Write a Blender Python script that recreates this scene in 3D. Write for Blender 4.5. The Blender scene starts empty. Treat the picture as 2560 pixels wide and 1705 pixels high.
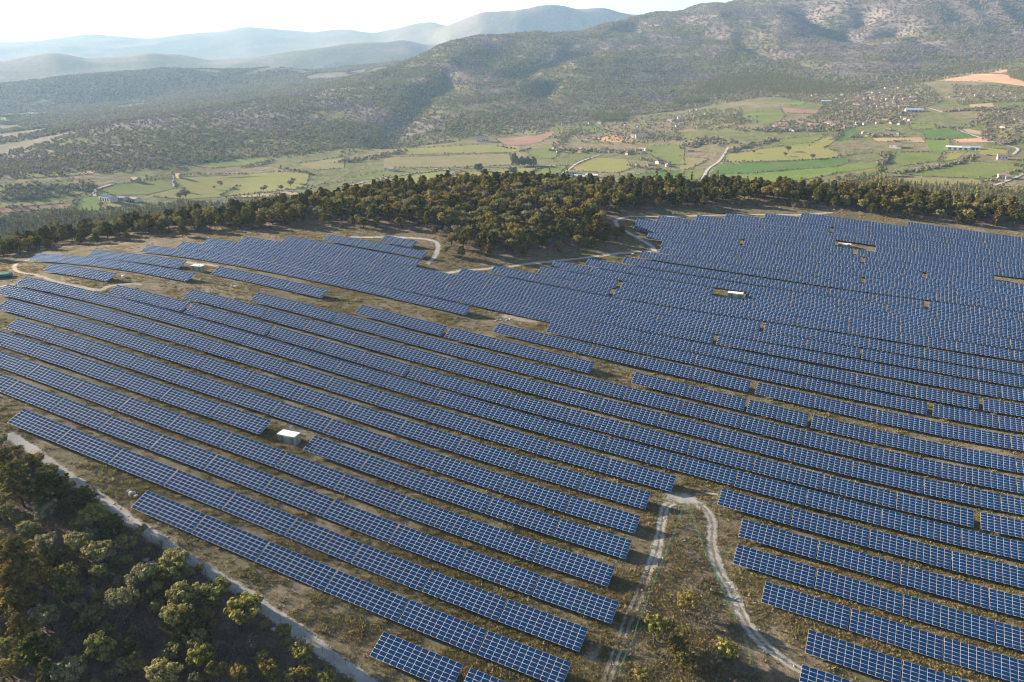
import bpy, math, random
import numpy as np
from mathutils import Matrix, Vector

# ------------------------------------------------------------------ camera, sky, sun, exposure
SC = bpy.context.scene
COL = SC.collection
R2 = math.radians
YAW, PITCH, ROLL, FPX = -0.41034461, 0.34893007, -0.00822557, 1992.24
CX, CY = 1280.0, 852.5
CAMZ = 130.0

def cam_axes(yaw, pitch, roll):
    fw = np.array([math.sin(yaw)*math.cos(pitch), math.cos(yaw)*math.cos(pitch), -math.sin(pitch)])
    rt = np.array([math.cos(yaw), -math.sin(yaw), 0.0])
    up = np.cross(rt, fw)
    c, s = math.cos(roll), math.sin(roll)
    return np.stack([c*rt + s*up, -s*rt + c*up, fw])
CM = cam_axes(YAW, PITCH, ROLL)
cd = bpy.data.cameras.new('camera')
cd.sensor_fit = 'HORIZONTAL'; cd.sensor_width = 36.0; cd.lens = FPX/2560*36
cd.clip_start = 1.0; cd.clip_end = 80000.0
cam = bpy.data.objects.new('camera', cd); COL.objects.link(cam)
cam.matrix_world = Matrix(((CM[0][0], CM[1][0], -CM[2][0], 0), (CM[0][1], CM[1][1], -CM[2][1], 0),
                           (CM[0][2], CM[1][2], -CM[2][2], CAMZ), (0, 0, 0, 1)))
SC.camera = cam

SUN_EL, SUN_AZ = R2(18.0), R2(271.5)          # azimuth clockwise from +Y; the sun stands along the rows, uphill side
sun_dir = Vector((math.sin(SUN_AZ)*math.cos(SUN_EL), math.cos(SUN_AZ)*math.cos(SUN_EL), math.sin(SUN_EL)))
world = bpy.data.worlds.new('World'); SC.world = world; world.use_nodes = True
wn, wl = world.node_tree.nodes, world.node_tree.links
for n in list(wn): wn.remove(n)
w_out = wn.new('ShaderNodeOutputWorld'); w_bg = wn.new('ShaderNodeBackground'); w_bg.inputs['Strength'].default_value = 0.05
sky = wn.new('ShaderNodeTexSky'); sky.sky_type = 'NISHITA'; sky.sun_disc = False
sky.sun_elevation = SUN_EL; sky.sun_rotation = SUN_AZ; sky.altitude = 1500; sky.air_density = 1.0; sky.dust_density = 0.25; sky.ozone_density = 1.5
# clouds: a thin broken layer, the same over the whole sky, seen in perspective on a plane
w_tc = wn.new('ShaderNodeTexCoord'); w_sep = wn.new('ShaderNodeSeparateXYZ'); wl.new(w_tc.outputs['Generated'], w_sep.inputs[0])
def wmath(op, a, b):
    m = wn.new('ShaderNodeMath'); m.operation = op
    for i, v in enumerate((a, b)):
        if isinstance(v, (int, float)): m.inputs[i].default_value = v
        else: wl.new(v, m.inputs[i])
    return m.outputs[0]
w_z = wmath('ADD', wmath('MAXIMUM', w_sep.outputs[2], 0.0), 0.10)
w_cmb = wn.new('ShaderNodeCombineXYZ')
wl.new(wmath('DIVIDE', w_sep.outputs[0], w_z), w_cmb.inputs[0]); wl.new(wmath('DIVIDE', w_sep.outputs[1], w_z), w_cmb.inputs[1])
w_no = wn.new('ShaderNodeTexNoise'); w_no.inputs['Scale'].default_value = 0.62; w_no.inputs['Detail'].default_value = 9.0; w_no.inputs['Roughness'].default_value = 0.58
wl.new(w_cmb.outputs[0], w_no.inputs['Vector'])
w_rp = wn.new('ShaderNodeMapRange'); w_rp.inputs['From Min'].default_value = 0.40; w_rp.inputs['From Max'].default_value = 0.66
wl.new(w_no.outputs['Fac'], w_rp.inputs['Value'])
w_mix = wn.new('ShaderNodeMix'); w_mix.data_type = 'RGBA'
# the layer is thin overhead and closes up towards the horizon, where it is seen edge-on
w_thk = wmath('MINIMUM', wmath('DIVIDE', 0.10, w_z), 1.0)
wl.new(wmath('MULTIPLY', wmath('MULTIPLY', w_rp.outputs[0], 0.9), w_thk), w_mix.inputs['Factor'])
wl.new(sky.outputs[0], w_mix.inputs['A']); w_mix.inputs['B'].default_value = (5.9, 5.85, 5.75, 1)
wl.new(w_mix.outputs['Result'], w_bg.inputs['Color']); wl.new(w_bg.outputs[0], w_out.inputs['Surface'])

sl = bpy.data.lights.new('sun', 'SUN'); sl.energy = 5.0; sl.angle = R2(0.6); sl.color = (1.0, 0.89, 0.74)
so = bpy.data.objects.new('sun', sl); COL.objects.link(so)
so.rotation_euler = (-sun_dir).to_track_quat('-Z', 'Y').to_euler(); so.location = (0, 0, 400)

vs = SC.view_settings
vs.view_transform = 'Standard'; vs.look = 'None'; vs.exposure = 1.95; vs.gamma = 1.0; vs.use_curve_mapping = False
SC.cycles.use_denoising = True; SC.cycles.filter_width = 1.15
SC.cycles.max_bounces = 5; SC.cycles.diffuse_bounces = 1; SC.cycles.glossy_bounces = 2; SC.cycles.transmission_bounces = 2
SC.cycles.transparent_max_bounces = 6; SC.cycles.volume_bounces = 1
SC.cycles.caustics_reflective = False; SC.cycles.caustics_refractive = False

HAZE_D = 4.3e-5

rng = np.random.default_rng(7)
random.seed(7)

# ------------------------------------------------------------------ helpers
def tag(o, label=None, cat=None, group=None, kind=None):
    if label: o['label'] = label
    if cat: o['category'] = cat
    if group: o['group'] = group
    if kind: o['kind'] = kind
    return o
def empty(name, loc=(0, 0, 0), rot=(0, 0, 0)):
    o = bpy.data.objects.new(name, None); o.empty_display_size = 0.5
    o.location = loc; o.rotation_euler = rot; COL.objects.link(o); return o
def mesh(name, V, F, mats=(), midx=None, smooth=False):
    me = bpy.data.meshes.new(name)
    V = np.asarray(V, dtype=np.float32).reshape(-1, 3)
    if isinstance(F, np.ndarray) and F.ndim == 2:
        nf, k = F.shape
        me.vertices.add(len(V)); me.vertices.foreach_set('co', V.ravel())
        me.loops.add(nf*k); me.loops.foreach_set('vertex_index', F.astype(np.int32).ravel())
        me.polygons.add(nf); me.polygons.foreach_set('loop_start', np.arange(0, nf*k, k, dtype=np.int32))
        me.update(calc_edges=True)
    else:
        me.from_pydata([tuple(map(float, v)) for v in V], [], [tuple(int(i) for i in f) for f in F])
    for m in mats: me.materials.append(m)
    if midx is not None: me.polygons.foreach_set('material_index', np.asarray(midx, dtype=np.int32))
    if smooth: me.polygons.foreach_set('use_smooth', np.ones(len(me.polygons), dtype=bool))
    me.validate(verbose=False); me.update()
    return me
def obj(name, me, parent=None, loc=None, rot=None):
    o = bpy.data.objects.new(name, me); COL.objects.link(o)
    if parent is not None: o.parent = parent
    if loc is not None: o.location = loc
    if rot is not None: o.rotation_euler = rot
    return o
class MB:
    """collects quads / tubes / boxes with a material index"""
    def __init__(s): s.V = []; s.F = []; s.M = []
    def box(s, c, d, m=0, R=None):
        b = len(s.V); x, y, z = d[0]/2, d[1]/2, d[2]/2
        for k in range(8):
            p = Vector(((-x, x)[k & 1], (-y, y)[(k >> 1) & 1], (-z, z)[k >> 2]))
            if R is not None: p = R @ p
            s.V.append((p[0]+c[0], p[1]+c[1], p[2]+c[2]))
        for f in ((0, 2, 3, 1), (4, 5, 7, 6), (0, 1, 5, 4), (2, 6, 7, 3), (0, 4, 6, 2), (1, 3, 7, 5)):
            s.F.append(tuple(b+i for i in f)); s.M.append(m)
        return s
    def tube(s, P, rad, n=6, m=0, cap=True):
        b = len(s.V); P = [Vector(p) for p in P]
        for i, p in enumerate(P):
            t = (P[min(i+1, len(P)-1)] - P[max(i-1, 0)]).normalized()
            a = t.cross(Vector((0, 0, 1)) if abs(t.z) < .9 else Vector((1, 0, 0))).normalized(); c = t.cross(a)
            r = rad[i] if hasattr(rad, '__len__') else rad
            for k in range(n):
                q = p + a*(r*math.cos(2*math.pi*k/n)) + c*(r*math.sin(2*math.pi*k/n)); s.V.append(tuple(q))
        for i in range(len(P)-1):
            for k in range(n):
                s.F.append((b+i*n+k, b+i*n+(k+1) % n, b+(i+1)*n+(k+1) % n, b+(i+1)*n+k)); s.M.append(m)
        if cap:
            s.F.append(tuple(b+k for k in range(n))); s.M.append(m)
            s.F.append(tuple(b+(len(P)-1)*n+k for k in reversed(range(n)))); s.M.append(m)
        return s
    def poly(s, pts, m=0):
        b = len(s.V); s.V += [tuple(p) for p in pts]; s.F.append(tuple(range(b, b+len(pts)))); s.M.append(m); return s
    def mesh(s, name, mats, smooth=False): return mesh(name, s.V, s.F, mats, s.M, smooth)

# noise on the plan (value noise, several octaves)
_PERM = np.random.default_rng(11).random((256, 256))
def vnoise(x, y):
    xi, yi = np.floor(x).astype(int), np.floor(y).astype(int); fx, fy = x-xi, y-yi
    fx = fx*fx*(3-2*fx); fy = fy*fy*(3-2*fy)
    g = lambda a, b: _PERM[a & 255, b & 255]
    return (g(xi, yi)*(1-fx)+g(xi+1, yi)*fx)*(1-fy) + (g(xi, yi+1)*(1-fx)+g(xi+1, yi+1)*fx)*fy
def fbm(x, y, scale, oct=4, gain=.5):
    v = 0; a = 1; t = 0; f = 1/scale
    for o in range(oct):
        v = v + a*(vnoise(x*f+37.1*o, y*f+11.7*o)*2-1); t += a; a *= gain; f *= 2.03
    return v/t
def ridged(x, y, scale, oct=4):
    v = 0; a = 1; t = 0; f = 1/scale
    for o in range(oct):
        v = v + a*(1-2*np.abs(vnoise(x*f+17.3*o, y*f+5.1*o)*2-1)); t += a; a *= .5; f *= 2.1
    return v/t
def smooth01(t): t = np.clip(t, 0, 1); return t*t*(3-2*t)

# ------------------------------------------------------------------ materials
def pmat(name, base=(.5, .5, .5), rough=.8, metal=0.0, spec=.3):
    m = bpy.data.materials.new(name); m.use_nodes = True
    b = m.node_tree.nodes['Principled BSDF']
    b.inputs['Base Color'].default_value = (*base, 1); b.inputs['Roughness'].default_value = rough
    b.inputs['Metallic'].default_value = metal; b.inputs['Specular IOR Level'].default_value = spec
    return m
class NT:
    def __init__(s, m): s.t = m.node_tree; s.n = s.t.nodes; s.l = s.t.links; s.b = s.n.get('Principled BSDF')
    def new(s, k, **kw):
        n = s.n.new(k)
        for a, v in kw.items(): setattr(n, a, v)
        return n
    def noise(s, scale, detail=4, rough=.55, coord='Object', vec=None):
        n = s.new('ShaderNodeTexNoise'); n.inputs['Scale'].default_value = scale; n.inputs['Detail'].default_value = detail; n.inputs['Roughness'].default_value = rough
        if vec is None:
            c = s.new('ShaderNodeTexCoord'); vec = c.outputs[coord]
        s.l.new(vec, n.inputs['Vector']); return n.outputs['Fac']
    def rng(s, v, a, b, c=0., d=1.):
        n = s.new('ShaderNodeMapRange'); s.l.new(v, n.inputs['Value'])
        for k, x in zip(('From Min', 'From Max', 'To Min', 'To Max'), (a, b, c, d)): n.inputs[k].default_value = x
        return n.outputs[0]
    def mix(s, f, a, b, mode='MIX'):
        n = s.new('ShaderNodeMix', data_type='RGBA', blend_type=mode)
        for k, v in (('Factor', f), ('A', a), ('B', b)):
            i = n.inputs[k] if k != 'Factor' else n.inputs[0]
            if k == 'A': i = n.inputs[6]
            if k == 'B': i = n.inputs[7]
            if isinstance(v, (int, float)): i.default_value = v
            elif isinstance(v, tuple): i.default_value = (*v, 1)
            else: s.l.new(v, i)
        return n.outputs[2]
    def math(s, op, a, b=0.):
        n = s.new('ShaderNodeMath', operation=op)
        for i, v in enumerate((a, b)):
            if isinstance(v, (int, float)): n.inputs[i].default_value = v
            else: s.l.new(v, n.inputs[i])
        return n.outputs[0]
    def color(s, c): s.l.new(c, s.b.inputs['Base Color'])
    def bump(s, h, dist=.1, strength=.6):
        n = s.new('ShaderNodeBump'); n.inputs['Distance'].default_value = dist; n.inputs['Strength'].default_value = strength
        s.l.new(h, n.inputs['Height']); s.l.new(n.outputs[0], s.b.inputs['Normal'])

def mat_ground():
    m = pmat('dry_grassland', rough=.95, spec=.1); t = NT(m)
    big = t.noise(.018, 5); mid = t.noise(.11, 6, .6); fine = t.noise(.9, 6, .7); gr = t.noise(4.0, 4, .7)
    c = t.mix(t.rng(mid, .38, .62), (.25, .195, .135), (.145, .118, .074))
    c = t.mix(t.rng(big, .48, .62, 0, .75), c, (.115, .108, .045))
    c = t.mix(t.rng(t.noise(.05, 6, .65), .57, .68, 0, .75), c, (.31, .25, .195))
    c = t.mix(t.rng(fine, .35, .68, 0, .75), c, (.07, .06, .032))
    c = t.mix(t.rng(gr, .54, .72, 0, .8), c, (.38, .30, .19))
    t.color(c); t.bump(t.math('ADD', fine, t.math('MULTIPLY', gr, .4)), .45, .9); return m
def mat_forestfloor():
    m = pmat('woodland_floor', rough=.95, spec=.1); t = NT(m)
    c = t.mix(t.rng(t.noise(.12, 6, .6), .4, .6), (.15, .105, .08), (.23, .165, .125))
    c = t.mix(t.rng(t.noise(1.4, 5, .7), .45, .7, 0, .8), c, (.085, .062, .05))
    t.color(c); t.bump(t.noise(1.5, 6, .7), .5, 1.0); return m
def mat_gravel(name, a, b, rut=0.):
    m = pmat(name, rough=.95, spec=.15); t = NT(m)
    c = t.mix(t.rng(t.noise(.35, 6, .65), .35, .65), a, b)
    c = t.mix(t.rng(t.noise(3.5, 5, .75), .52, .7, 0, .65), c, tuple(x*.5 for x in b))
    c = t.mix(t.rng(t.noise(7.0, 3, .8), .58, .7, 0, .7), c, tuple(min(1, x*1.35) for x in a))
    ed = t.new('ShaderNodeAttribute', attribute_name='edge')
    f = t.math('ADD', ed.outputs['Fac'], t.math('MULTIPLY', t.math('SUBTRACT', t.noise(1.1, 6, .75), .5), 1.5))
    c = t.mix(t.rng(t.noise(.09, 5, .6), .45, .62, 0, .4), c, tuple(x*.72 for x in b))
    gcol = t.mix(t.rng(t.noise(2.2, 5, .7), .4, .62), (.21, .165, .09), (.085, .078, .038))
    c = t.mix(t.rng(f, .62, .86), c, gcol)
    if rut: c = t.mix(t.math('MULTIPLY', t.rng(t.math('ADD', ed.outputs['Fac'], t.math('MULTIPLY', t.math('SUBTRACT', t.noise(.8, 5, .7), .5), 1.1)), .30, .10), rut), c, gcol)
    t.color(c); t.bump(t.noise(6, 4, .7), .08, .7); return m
def mat_module():
    m = pmat('solar_cells', (.012, .03, .11), rough=.14, spec=.45); t = NT(m)
    oi = t.new('ShaderNodeObjectInfo'); ge = t.new('ShaderNodeNewGeometry')
    r = t.math('FRACT', t.math('ADD', oi.outputs['Random'], ge.outputs['Random Per Island']))
    c = t.mix(t.rng(r, 0, 1), (.0008, .024, .086), (.0015, .028, .076))
    c = t.mix(t.rng(r, .72, .95), c, (.008, .022, .070))
    # cell joints and busbars, from the module's own generated layout
    uv = t.new('ShaderNodeUVMap'); sp = t.new('ShaderNodeSeparateXYZ'); t.l.new(uv.outputs[0], sp.inputs[0])
    def lines(ax, n, w): 
        f = t.math('ABSOLUTE', t.math('SUBTRACT', t.math('FRACT', t.math('MULTIPLY', sp.outputs[ax], n)), .5))
        return t.math('GREATER_THAN', f, .5-w)
    ln = t.math('MAXIMUM', lines(0, 10, .028), lines(1, 6, .028))
    c = t.mix(t.math('MULTIPLY', ln, .16), c, (.16, .20, .28))
    t.color(c); return m
def mat_leaf(name, a, b, c3=None, trans=.25):
    m = bpy.data.materials.new(name); m.use_nodes = True; t = NT(m); t.n.remove(t.b); out = t.n['Material Output']
    oi = t.new('ShaderNodeObjectInfo'); at = t.new('ShaderNodeAttribute', attribute_name='tint')
    c = t.mix(oi.outputs['Random'], a, b)
    if c3: c = t.mix(t.rng(t.math('FRACT', t.math('MULTIPLY', oi.outputs['Random'], 7.31)), .6, 1., 0, .8), c, c3)
    sc = t.new('ShaderNodeVectorMath', operation='SCALE'); t.l.new(c, sc.inputs[0])
    t.l.new(t.rng(at.outputs['Fac'], 0, 1, .62, 1.38), sc.inputs['Scale'])
    d = t.new('ShaderNodeBsdfDiffuse'); tr = t.new('ShaderNodeBsdfTranslucent'); mx = t.new('ShaderNodeMixShader'); mx.inputs[0].default_value = trans
    t.l.new(sc.outputs[0], d.inputs[0]); t.l.new(sc.outputs[0], tr.inputs[0]); t.l.new(d.outputs[0], mx.inputs[1]); t.l.new(tr.outputs[0], mx.inputs[2])
    t.l.new(mx.outputs[0], out.inputs['Surface']); return m

M = {}
M['ground'] = mat_ground(); M['floor'] = mat_forestfloor()
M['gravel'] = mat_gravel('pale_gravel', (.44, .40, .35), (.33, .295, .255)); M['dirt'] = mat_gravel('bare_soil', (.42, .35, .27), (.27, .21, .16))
M['rutted'] = mat_gravel('rutted_gravel', (.44, .40, .35), (.33, .295, .255), .85)
M['cells'] = mat_module(); M['frame'] = pmat('aluminium_frame', (.62, .64, .67), .5, .0, .4); M['back'] = pmat('module_backsheet', (.45, .45, .46), .7)
M['steel'] = pmat('galvanised_steel', (.36, .37, .38), .5, .7)
M['bark'] = pmat('bark', (.085, .065, .05), .95); M['bark_pale'] = pmat('pale_bark', (.20, .17, .145), .95)
M['pine'] = mat_leaf('pine_needles', (.098, .096, .028), (.175, .150, .045), (.24, .165, .050), .22)
M['oak'] = mat_leaf('young_oak_leaves', (.19, .19, .065), (.28, .25, .10), (.26, .23, .145))
M['oak_dull'] = mat_leaf('olive_oak_leaves', (.155, .138, .045), (.26, .205, .07), (.31, .22, .06))
M['twig'] = mat_leaf('bare_twigs', (.15, .12, .095), (.20, .165, .14), (.12, .10, .07), .1)
M['broom'] = mat_leaf('bright_leaves', (.20, .195, .05), (.27, .24, .07))
M['straw'] = mat_leaf('dry_grass_blades', (.38, .28, .14), (.25, .21, .08), (.15, .165, .045), .2)
M['scrubg'] = mat_leaf('hillside_leaves', (.19, .172, .064), (.265, .228, .094), (.27, .21, .125), .15)
M['scrubb'] = mat_leaf('bare_woodland_twigs', (.20, .155, .135), (.25, .195, .165), (.15, .145, .075), .15)
M['cream'] = pmat('cream_sheet', (.78, .73, .62), .6); M['cabin'] = pmat('cabin_render', (.34, .35, .27), .85); M['door'] = pmat('cabin_door_paint', (.22, .26, .27), .5)
M['louvre'] = pmat('louvre_metal', (.15, .18, .19), .5, .3); M['white'] = pmat('white_paint', (.8, .8, .78), .5); M['blueprint'] = pmat('blue_print', (.25, .38, .55), .5)
M['concrete'] = pmat('concrete', (.45, .43, .40), .9)
M['green'] = pmat('green_tarp', (.025, .12, .075), .45); M['fence'] = pmat('green_wire', (.04, .17, .11), .5); M['post'] = pmat('dark_green_post', (.03, .05, .045), .5)
M['rock'] = pmat('limestone', (.46, .41, .36), .9); M['wood'] = pmat('grey_wood', (.22, .19, .16), .9)
for k, sc, amt in (('cabin', 2.5, .35), ('cream', 1.2, .2), ('rock', 3., .4), ('concrete', 2., .3), ('green', .8, .5), ('white', 1.5, .15), ('bark', 3., .5), ('bark_pale', 3., .5), ('door', 2., .25), ('wood', 4., .4)):
    t = NT(M[k]); base = tuple(t.b.inputs['Base Color'].default_value)[:3]
    t.color(t.mix(t.rng(t.noise(sc, 6, .65), .35, .7, 0, amt), base, tuple(x*.35 for x in base)))
# ------------------------------------------------------------------ the hilltop (heights in decimetres on a 50 m lattice, relative to the camera)
HG = np.array([-827,-859,-891,-924,-954,-978,-991,-992,-981,-960,-931,-898,-862,-826,-790,-754,-720,-687,-654,-622,
-836,-862,-890,-921,-952,-978,-991,-990,-976,-951,-921,-888,-854,-819,-786,-753,-721,-689,-658,-628,
-848,-867,-889,-916,-948,-978,-993,-988,-969,-941,-910,-877,-845,-813,-782,-752,-722,-692,-663,-633,
-868,-877,-889,-908,-938,-976,-995,-983,-958,-927,-896,-866,-837,-808,-780,-752,-724,-696,-668,-640,
-900,-897,-896,-900,-919,-965,-990,-970,-940,-911,-882,-856,-830,-805,-780,-754,-728,-702,-675,-648,
-946,-933,-919,-906,-901,-923,-953,-943,-919,-894,-871,-849,-828,-805,-782,-759,-734,-709,-684,-658,
-1006,-986,-965,-949,-963,-932,-935,-938,-906,-884,-867,-850,-831,-810,-789,-766,-743,-719,-695,-670,
-1075,-1056,-1033,-1001,-1012,-971,-955,-975,-917,-893,-877,-860,-841,-821,-800,-778,-755,-732,-708,-684,
-1148,-1132,-1114,-1086,-1072,-1029,-989,-1014,-948,-926,-905,-882,-859,-837,-816,-793,-771,-748,-724,-700,
-1218,-1201,-1181,-1149,-1121,-1101,-1040,-1051,-1020,-986,-946,-911,-883,-859,-836,-813,-790,-766,-742,-718,
-1281,-1264,-1247,-1231,-1194,-1154,-1094,-1086,-1066,-1026,-980,-942,-912,-885,-860,-836,-812,-788,-763,-738,
-1339,-1319,-1300,-1290,-1242,-1200,-1141,-1111,-1098,-1048,-1012,-976,-943,-914,-888,-863,-837,-812,-786,-761,
-1394,-1372,-1351,-1339,-1278,-1246,-1203,-1109,-1130,-1087,-1047,-1000,-972,-946,-919,-892,-865,-838,-812,-785,
-1446,-1421,-1399,-1380,-1341,-1280,-1246,-1155,-1131,-1111,-1090,-1045,-1013,-982,-952,-923,-894,-866,-838,-811,
-1491,-1462,-1433,-1399,-1351,-1274,-1226,-1180,-1141,-1125,-1114,-1086,-1052,-1018,-985,-954,-924,-895,-866,-837,
-1529,-1494,-1456,-1412,-1357,-1292,-1240,-1200,-1166,-1147,-1132,-1111,-1082,-1049,-1016,-985,-954,-924,-894,-865,
-1560,-1518,-1474,-1425,-1371,-1315,-1265,-1226,-1194,-1171,-1152,-1131,-1105,-1076,-1045,-1013,-983,-952,-922,-893,
-1586,-1540,-1492,-1442,-1390,-1339,-1293,-1254,-1223,-1197,-1175,-1152,-1127,-1100,-1071,-1041,-1010,-980,-951,-921,
-1608,-1560,-1511,-1461,-1412,-1364,-1321,-1283,-1251,-1223,-1198,-1174,-1149,-1123,-1095,-1067,-1037,-1008,-978,-949,
-1628,-1580,-1531,-1482,-1435,-1390,-1348,-1311,-1278,-1249,-1222,-1197,-1172,-1146,-1119,-1092,-1063,-1035,-1006,-977,
-1648,-1600,-1551,-1504,-1458,-1415,-1375,-1338,-1305,-1275,-1247,-1221,-1195,-1170,-1143,-1117,-1089,-1061,-1033,-1004,
-1668,-1620,-1572,-1526,-1482,-1440,-1401,-1365,-1332,-1301,-1272,-1245,-1219,-1193,-1168,-1141,-1115,-1087,-1060,-1032], dtype=float).reshape(22, 20)/10
HX0, HY0, HS = -600.0, -20.0, 50.0
def _bs(t): return np.stack([(1-t)**3, 3*t**3-6*t**2+4, -3*t**3+3*t**2+3*t+1, t**3], -1)/6
def spline(x, y):
    u = np.clip((x-HX0)/HS, 1, 22-3.001); v = np.clip((y-HY0)/HS, 1, 20-3.001)
    i = u.astype(int); j = v.astype(int); bu = _bs(u-i); bv = _bs(v-j); z = 0
    for a in range(4):
        for b in range(4): z = z + bu[..., a]*bv[..., b]*HG[i+a-1, j+b-1]
    return z + CAMZ
# rim of the flat hilltop; the ground falls away outside it
RIM = np.array([(-330, -260), (-400, -60), (-412, 120), (-405, 200), (-398, 262), (-396, 316), (-335, 360), (-303, 398), (-274, 443), (-238, 488),
                (-188, 512), (-137, 533), (-87, 558), (-36, 582), (15, 594), (98, 590), (230, 560), (340, 420), (400, 150), (420, -260)], float)
def rim_dist(x, y):
    """signed distance to the rim, positive outside"""
    x = np.asarray(x, float); y = np.asarray(y, float)
    d = np.full(x.shape, 1e9); inside = np.zeros(x.shape, bool)
    n = len(RIM)
    for k in range(n):
        ax, ay = RIM[k]; bx, by = RIM[(k+1) % n]; ex, ey = bx-ax, by-ay
        t = np.clip(((x-ax)*ex+(y-ay)*ey)/(ex*ex+ey*ey), 0, 1)
        d = np.minimum(d, np.hypot(x-ax-t*ex, y-ay-t*ey))
        c = (ay > y) != (by > y)
        inside ^= c & (x < (bx-ax)*(y-ay)/((by-ay) if by != ay else 1e-9)+ax)
    return np.where(inside, -d, d)
def hill_raw(x, y):
    s = np.maximum(rim_dist(x, y), 0)
    drop = np.where(s < 45, s*s/180, 45*45/180 + (s-45)*.5)
    w = smooth01(s/60)
    return spline(x, y)*(1-w) + np.minimum(spline(x, y), 45)*w - drop + .16*fbm(x, y, 9., 3) + .35*fbm(x, y, 34., 2) + fbm(x, y, 70., 3)*np.minimum(s/25, 6)
gx = np.concatenate([np.arange(-900, -440, 14), np.arange(-440, 140, 2.0), np.arange(140, 620, 14)])
gy = np.concatenate([np.arange(-260, 60, 14), np.arange(60, 640, 2.0), np.arange(640, 1100, 14)])
GXX, GYY = np.meshgrid(gx, gy, indexing='ij')
GZ = hill_raw(GXX, GYY)
def hz(x, y):
    x = np.clip(np.asarray(x, float), gx[0], gx[-1]-.01); y = np.clip(np.asarray(y, float), gy[0], gy[-1]-.01)
    i = np.clip(np.searchsorted(gx, x, side='right')-1, 0, len(gx)-2); j = np.clip(np.searchsorted(gy, y, side='right')-1, 0, len(gy)-2)
    tx = (x-gx[i])/(gx[i+1]-gx[i]); ty = (y-gy[j])/(gy[j+1]-gy[j])
    return (GZ[i, j]*(1-tx)+GZ[i+1, j]*tx)*(1-ty) + (GZ[i, j+1]*(1-tx)+GZ[i+1, j+1]*tx)*ty
def grid_faces(a, b):
    i, j = np.meshgrid(np.arange(a-1), np.arange(b-1), indexing='ij'); k = (i*b+j).ravel()
    return np.stack([k, k+b, k+b+1, k+1], 1)
def ray(u, v):
    d = np.array([(u-CX)/FPX, -(v-CY)/FPX, 1.0]) @ CM
    return d/np.linalg.norm(d)
_TS = np.arange(60, 1000, .4)
def gp(u, v, h=0.0):
    """ground point on the hill under photo pixel (u, v)"""
    r = ray(u, v); x, y, z = r[0]*_TS, r[1]*_TS, CAMZ+r[2]*_TS
    below = z < hz(x, y)+h
    k = int(np.argmax(below)) if below.any() else len(_TS)-1
    return np.array([x[k], y[k], float(hz(x[k], y[k]))])

# woodland floor where trees stand: polygons in plan
def inpoly(x, y, P):
    P = np.asarray(P, float)[:, :2]; x = np.asarray(x, float); y = np.asarray(y, float); c = np.zeros(x.shape, bool); n = len(P)
    for k in range(n):
        ax, ay = P[k]; bx, by = P[(k+1) % n]
        c ^= ((ay > y) != (by > y)) & (x < (bx-ax)*(y-ay)/((by-ay) if by != ay else 1e-9)+ax)
    return c
FRONT_PX = [(-60, 668), (0, 655), (60, 638), (130, 622), (250, 610), (380, 598), (480, 592), (620, 580), (730, 574), (850, 571), (960, 571), (1075, 580),
            (1112, 612), (1100, 640), (1130, 655), (1200, 652), (1300, 643), (1400, 634), (1500, 618), (1570, 600), (1552, 575), (1528, 545),
            (1600, 526), (1700, 523), (1800, 520), (1900, 516), (2000, 523), (2100, 531), (2250, 546), (2400, 560), (2560, 575), (2700, 585)]
FRONT = np.array([gp(*p)[:2] for p in FRONT_PX])
BACK = [(240, 640), (100, 660), (10, 665), (-60, 640), (-110, 612), (-160, 585), (-215, 560), (-275, 520), (-315, 468), (-345, 425), (-385, 385), (-440, 340), (-460, 260), (-455, 225)]
RIDGE_POLY = np.concatenate([FRONT, np.array(BACK, float)])
WOOD_PX = [(-200, 1085), (30, 1118), (75, 1143), (140, 1192), (225, 1247), (290, 1300), (355, 1345), (440, 1393), (520, 1445), (600, 1500), (680, 1555), (760, 1615), (860, 1695), (930, 1760)]
WOOD_POLY = np.concatenate([np.array([gp(*p)[:2] for p in WOOD_PX]), np.array([(-95, 85), (-170, 60), (-290, 70), (-330, 130)], float)])
wood_m = (inpoly(GXX, GYY, RIDGE_POLY) | inpoly(GXX, GYY, WOOD_POLY) | (rim_dist(GXX, GYY) > 12))
me = mesh('hilltop', np.stack([GXX, GYY, GZ], -1).reshape(-1, 3), grid_faces(len(gx), len(gy)), [M['ground'], M['floor']], None, True)
wf = wood_m[:-1, :-1] & (vnoise(GXX*.35, GYY*.35)[:-1, :-1] > .12)
me.polygons.foreach_set('material_index', wf.ravel().astype(np.int32)); me.update()
tag(obj('hilltop_ground', me), 'dry stony hilltop grassland under the solar rows', 'ground', kind='structure')

# ------------------------------------------------------------------ valley and mountains: heights along each bearing, from the foot of the slope to the far skyline
def bearing(u, v, r):
    d = ray(u, v); h = math.hypot(d[0], d[1]); return math.atan2(d[0], d[1]), r, CAMZ + r*d[2]/h
def line(pts):
    A = sorted(bearing(*p) for p in pts); return np.array(A)
L_FOOT = line([(-500, 478, 1500), (0, 445, 1550), (150, 432, 1600), (400, 412, 1700), (600, 400, 1850), (800, 375, 2000), (980, 352, 2150), (1270, 335, 2350), (1480, 300, 2650), (1700, 275, 2900), (1900, 242, 3150), (2200, 224, 3300), (2400, 192, 3700), (2560, 167, 4000), (3000, 150, 4200)])
L_B = line([(-500, 440, 1800), (0, 396, 2000), (100, 365, 2150), (180, 336, 2300), (300, 311, 2500), (450, 287, 2700), (600, 262, 2950), (750, 235, 3200), (860, 209, 3450), (938, 183, 3650), (1040, 153, 3950), (1110, 121, 4200), (1180, 106, 4400), (1288, 97, 4600), (1400, 84, 4900), (1480, 62, 5100), (1580, 37, 5350), (1710, 18, 5600), (1850, -4, 5900), (2100, -60, 6300), (2560, -120, 6800), (3000, -140, 7000)])
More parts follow.
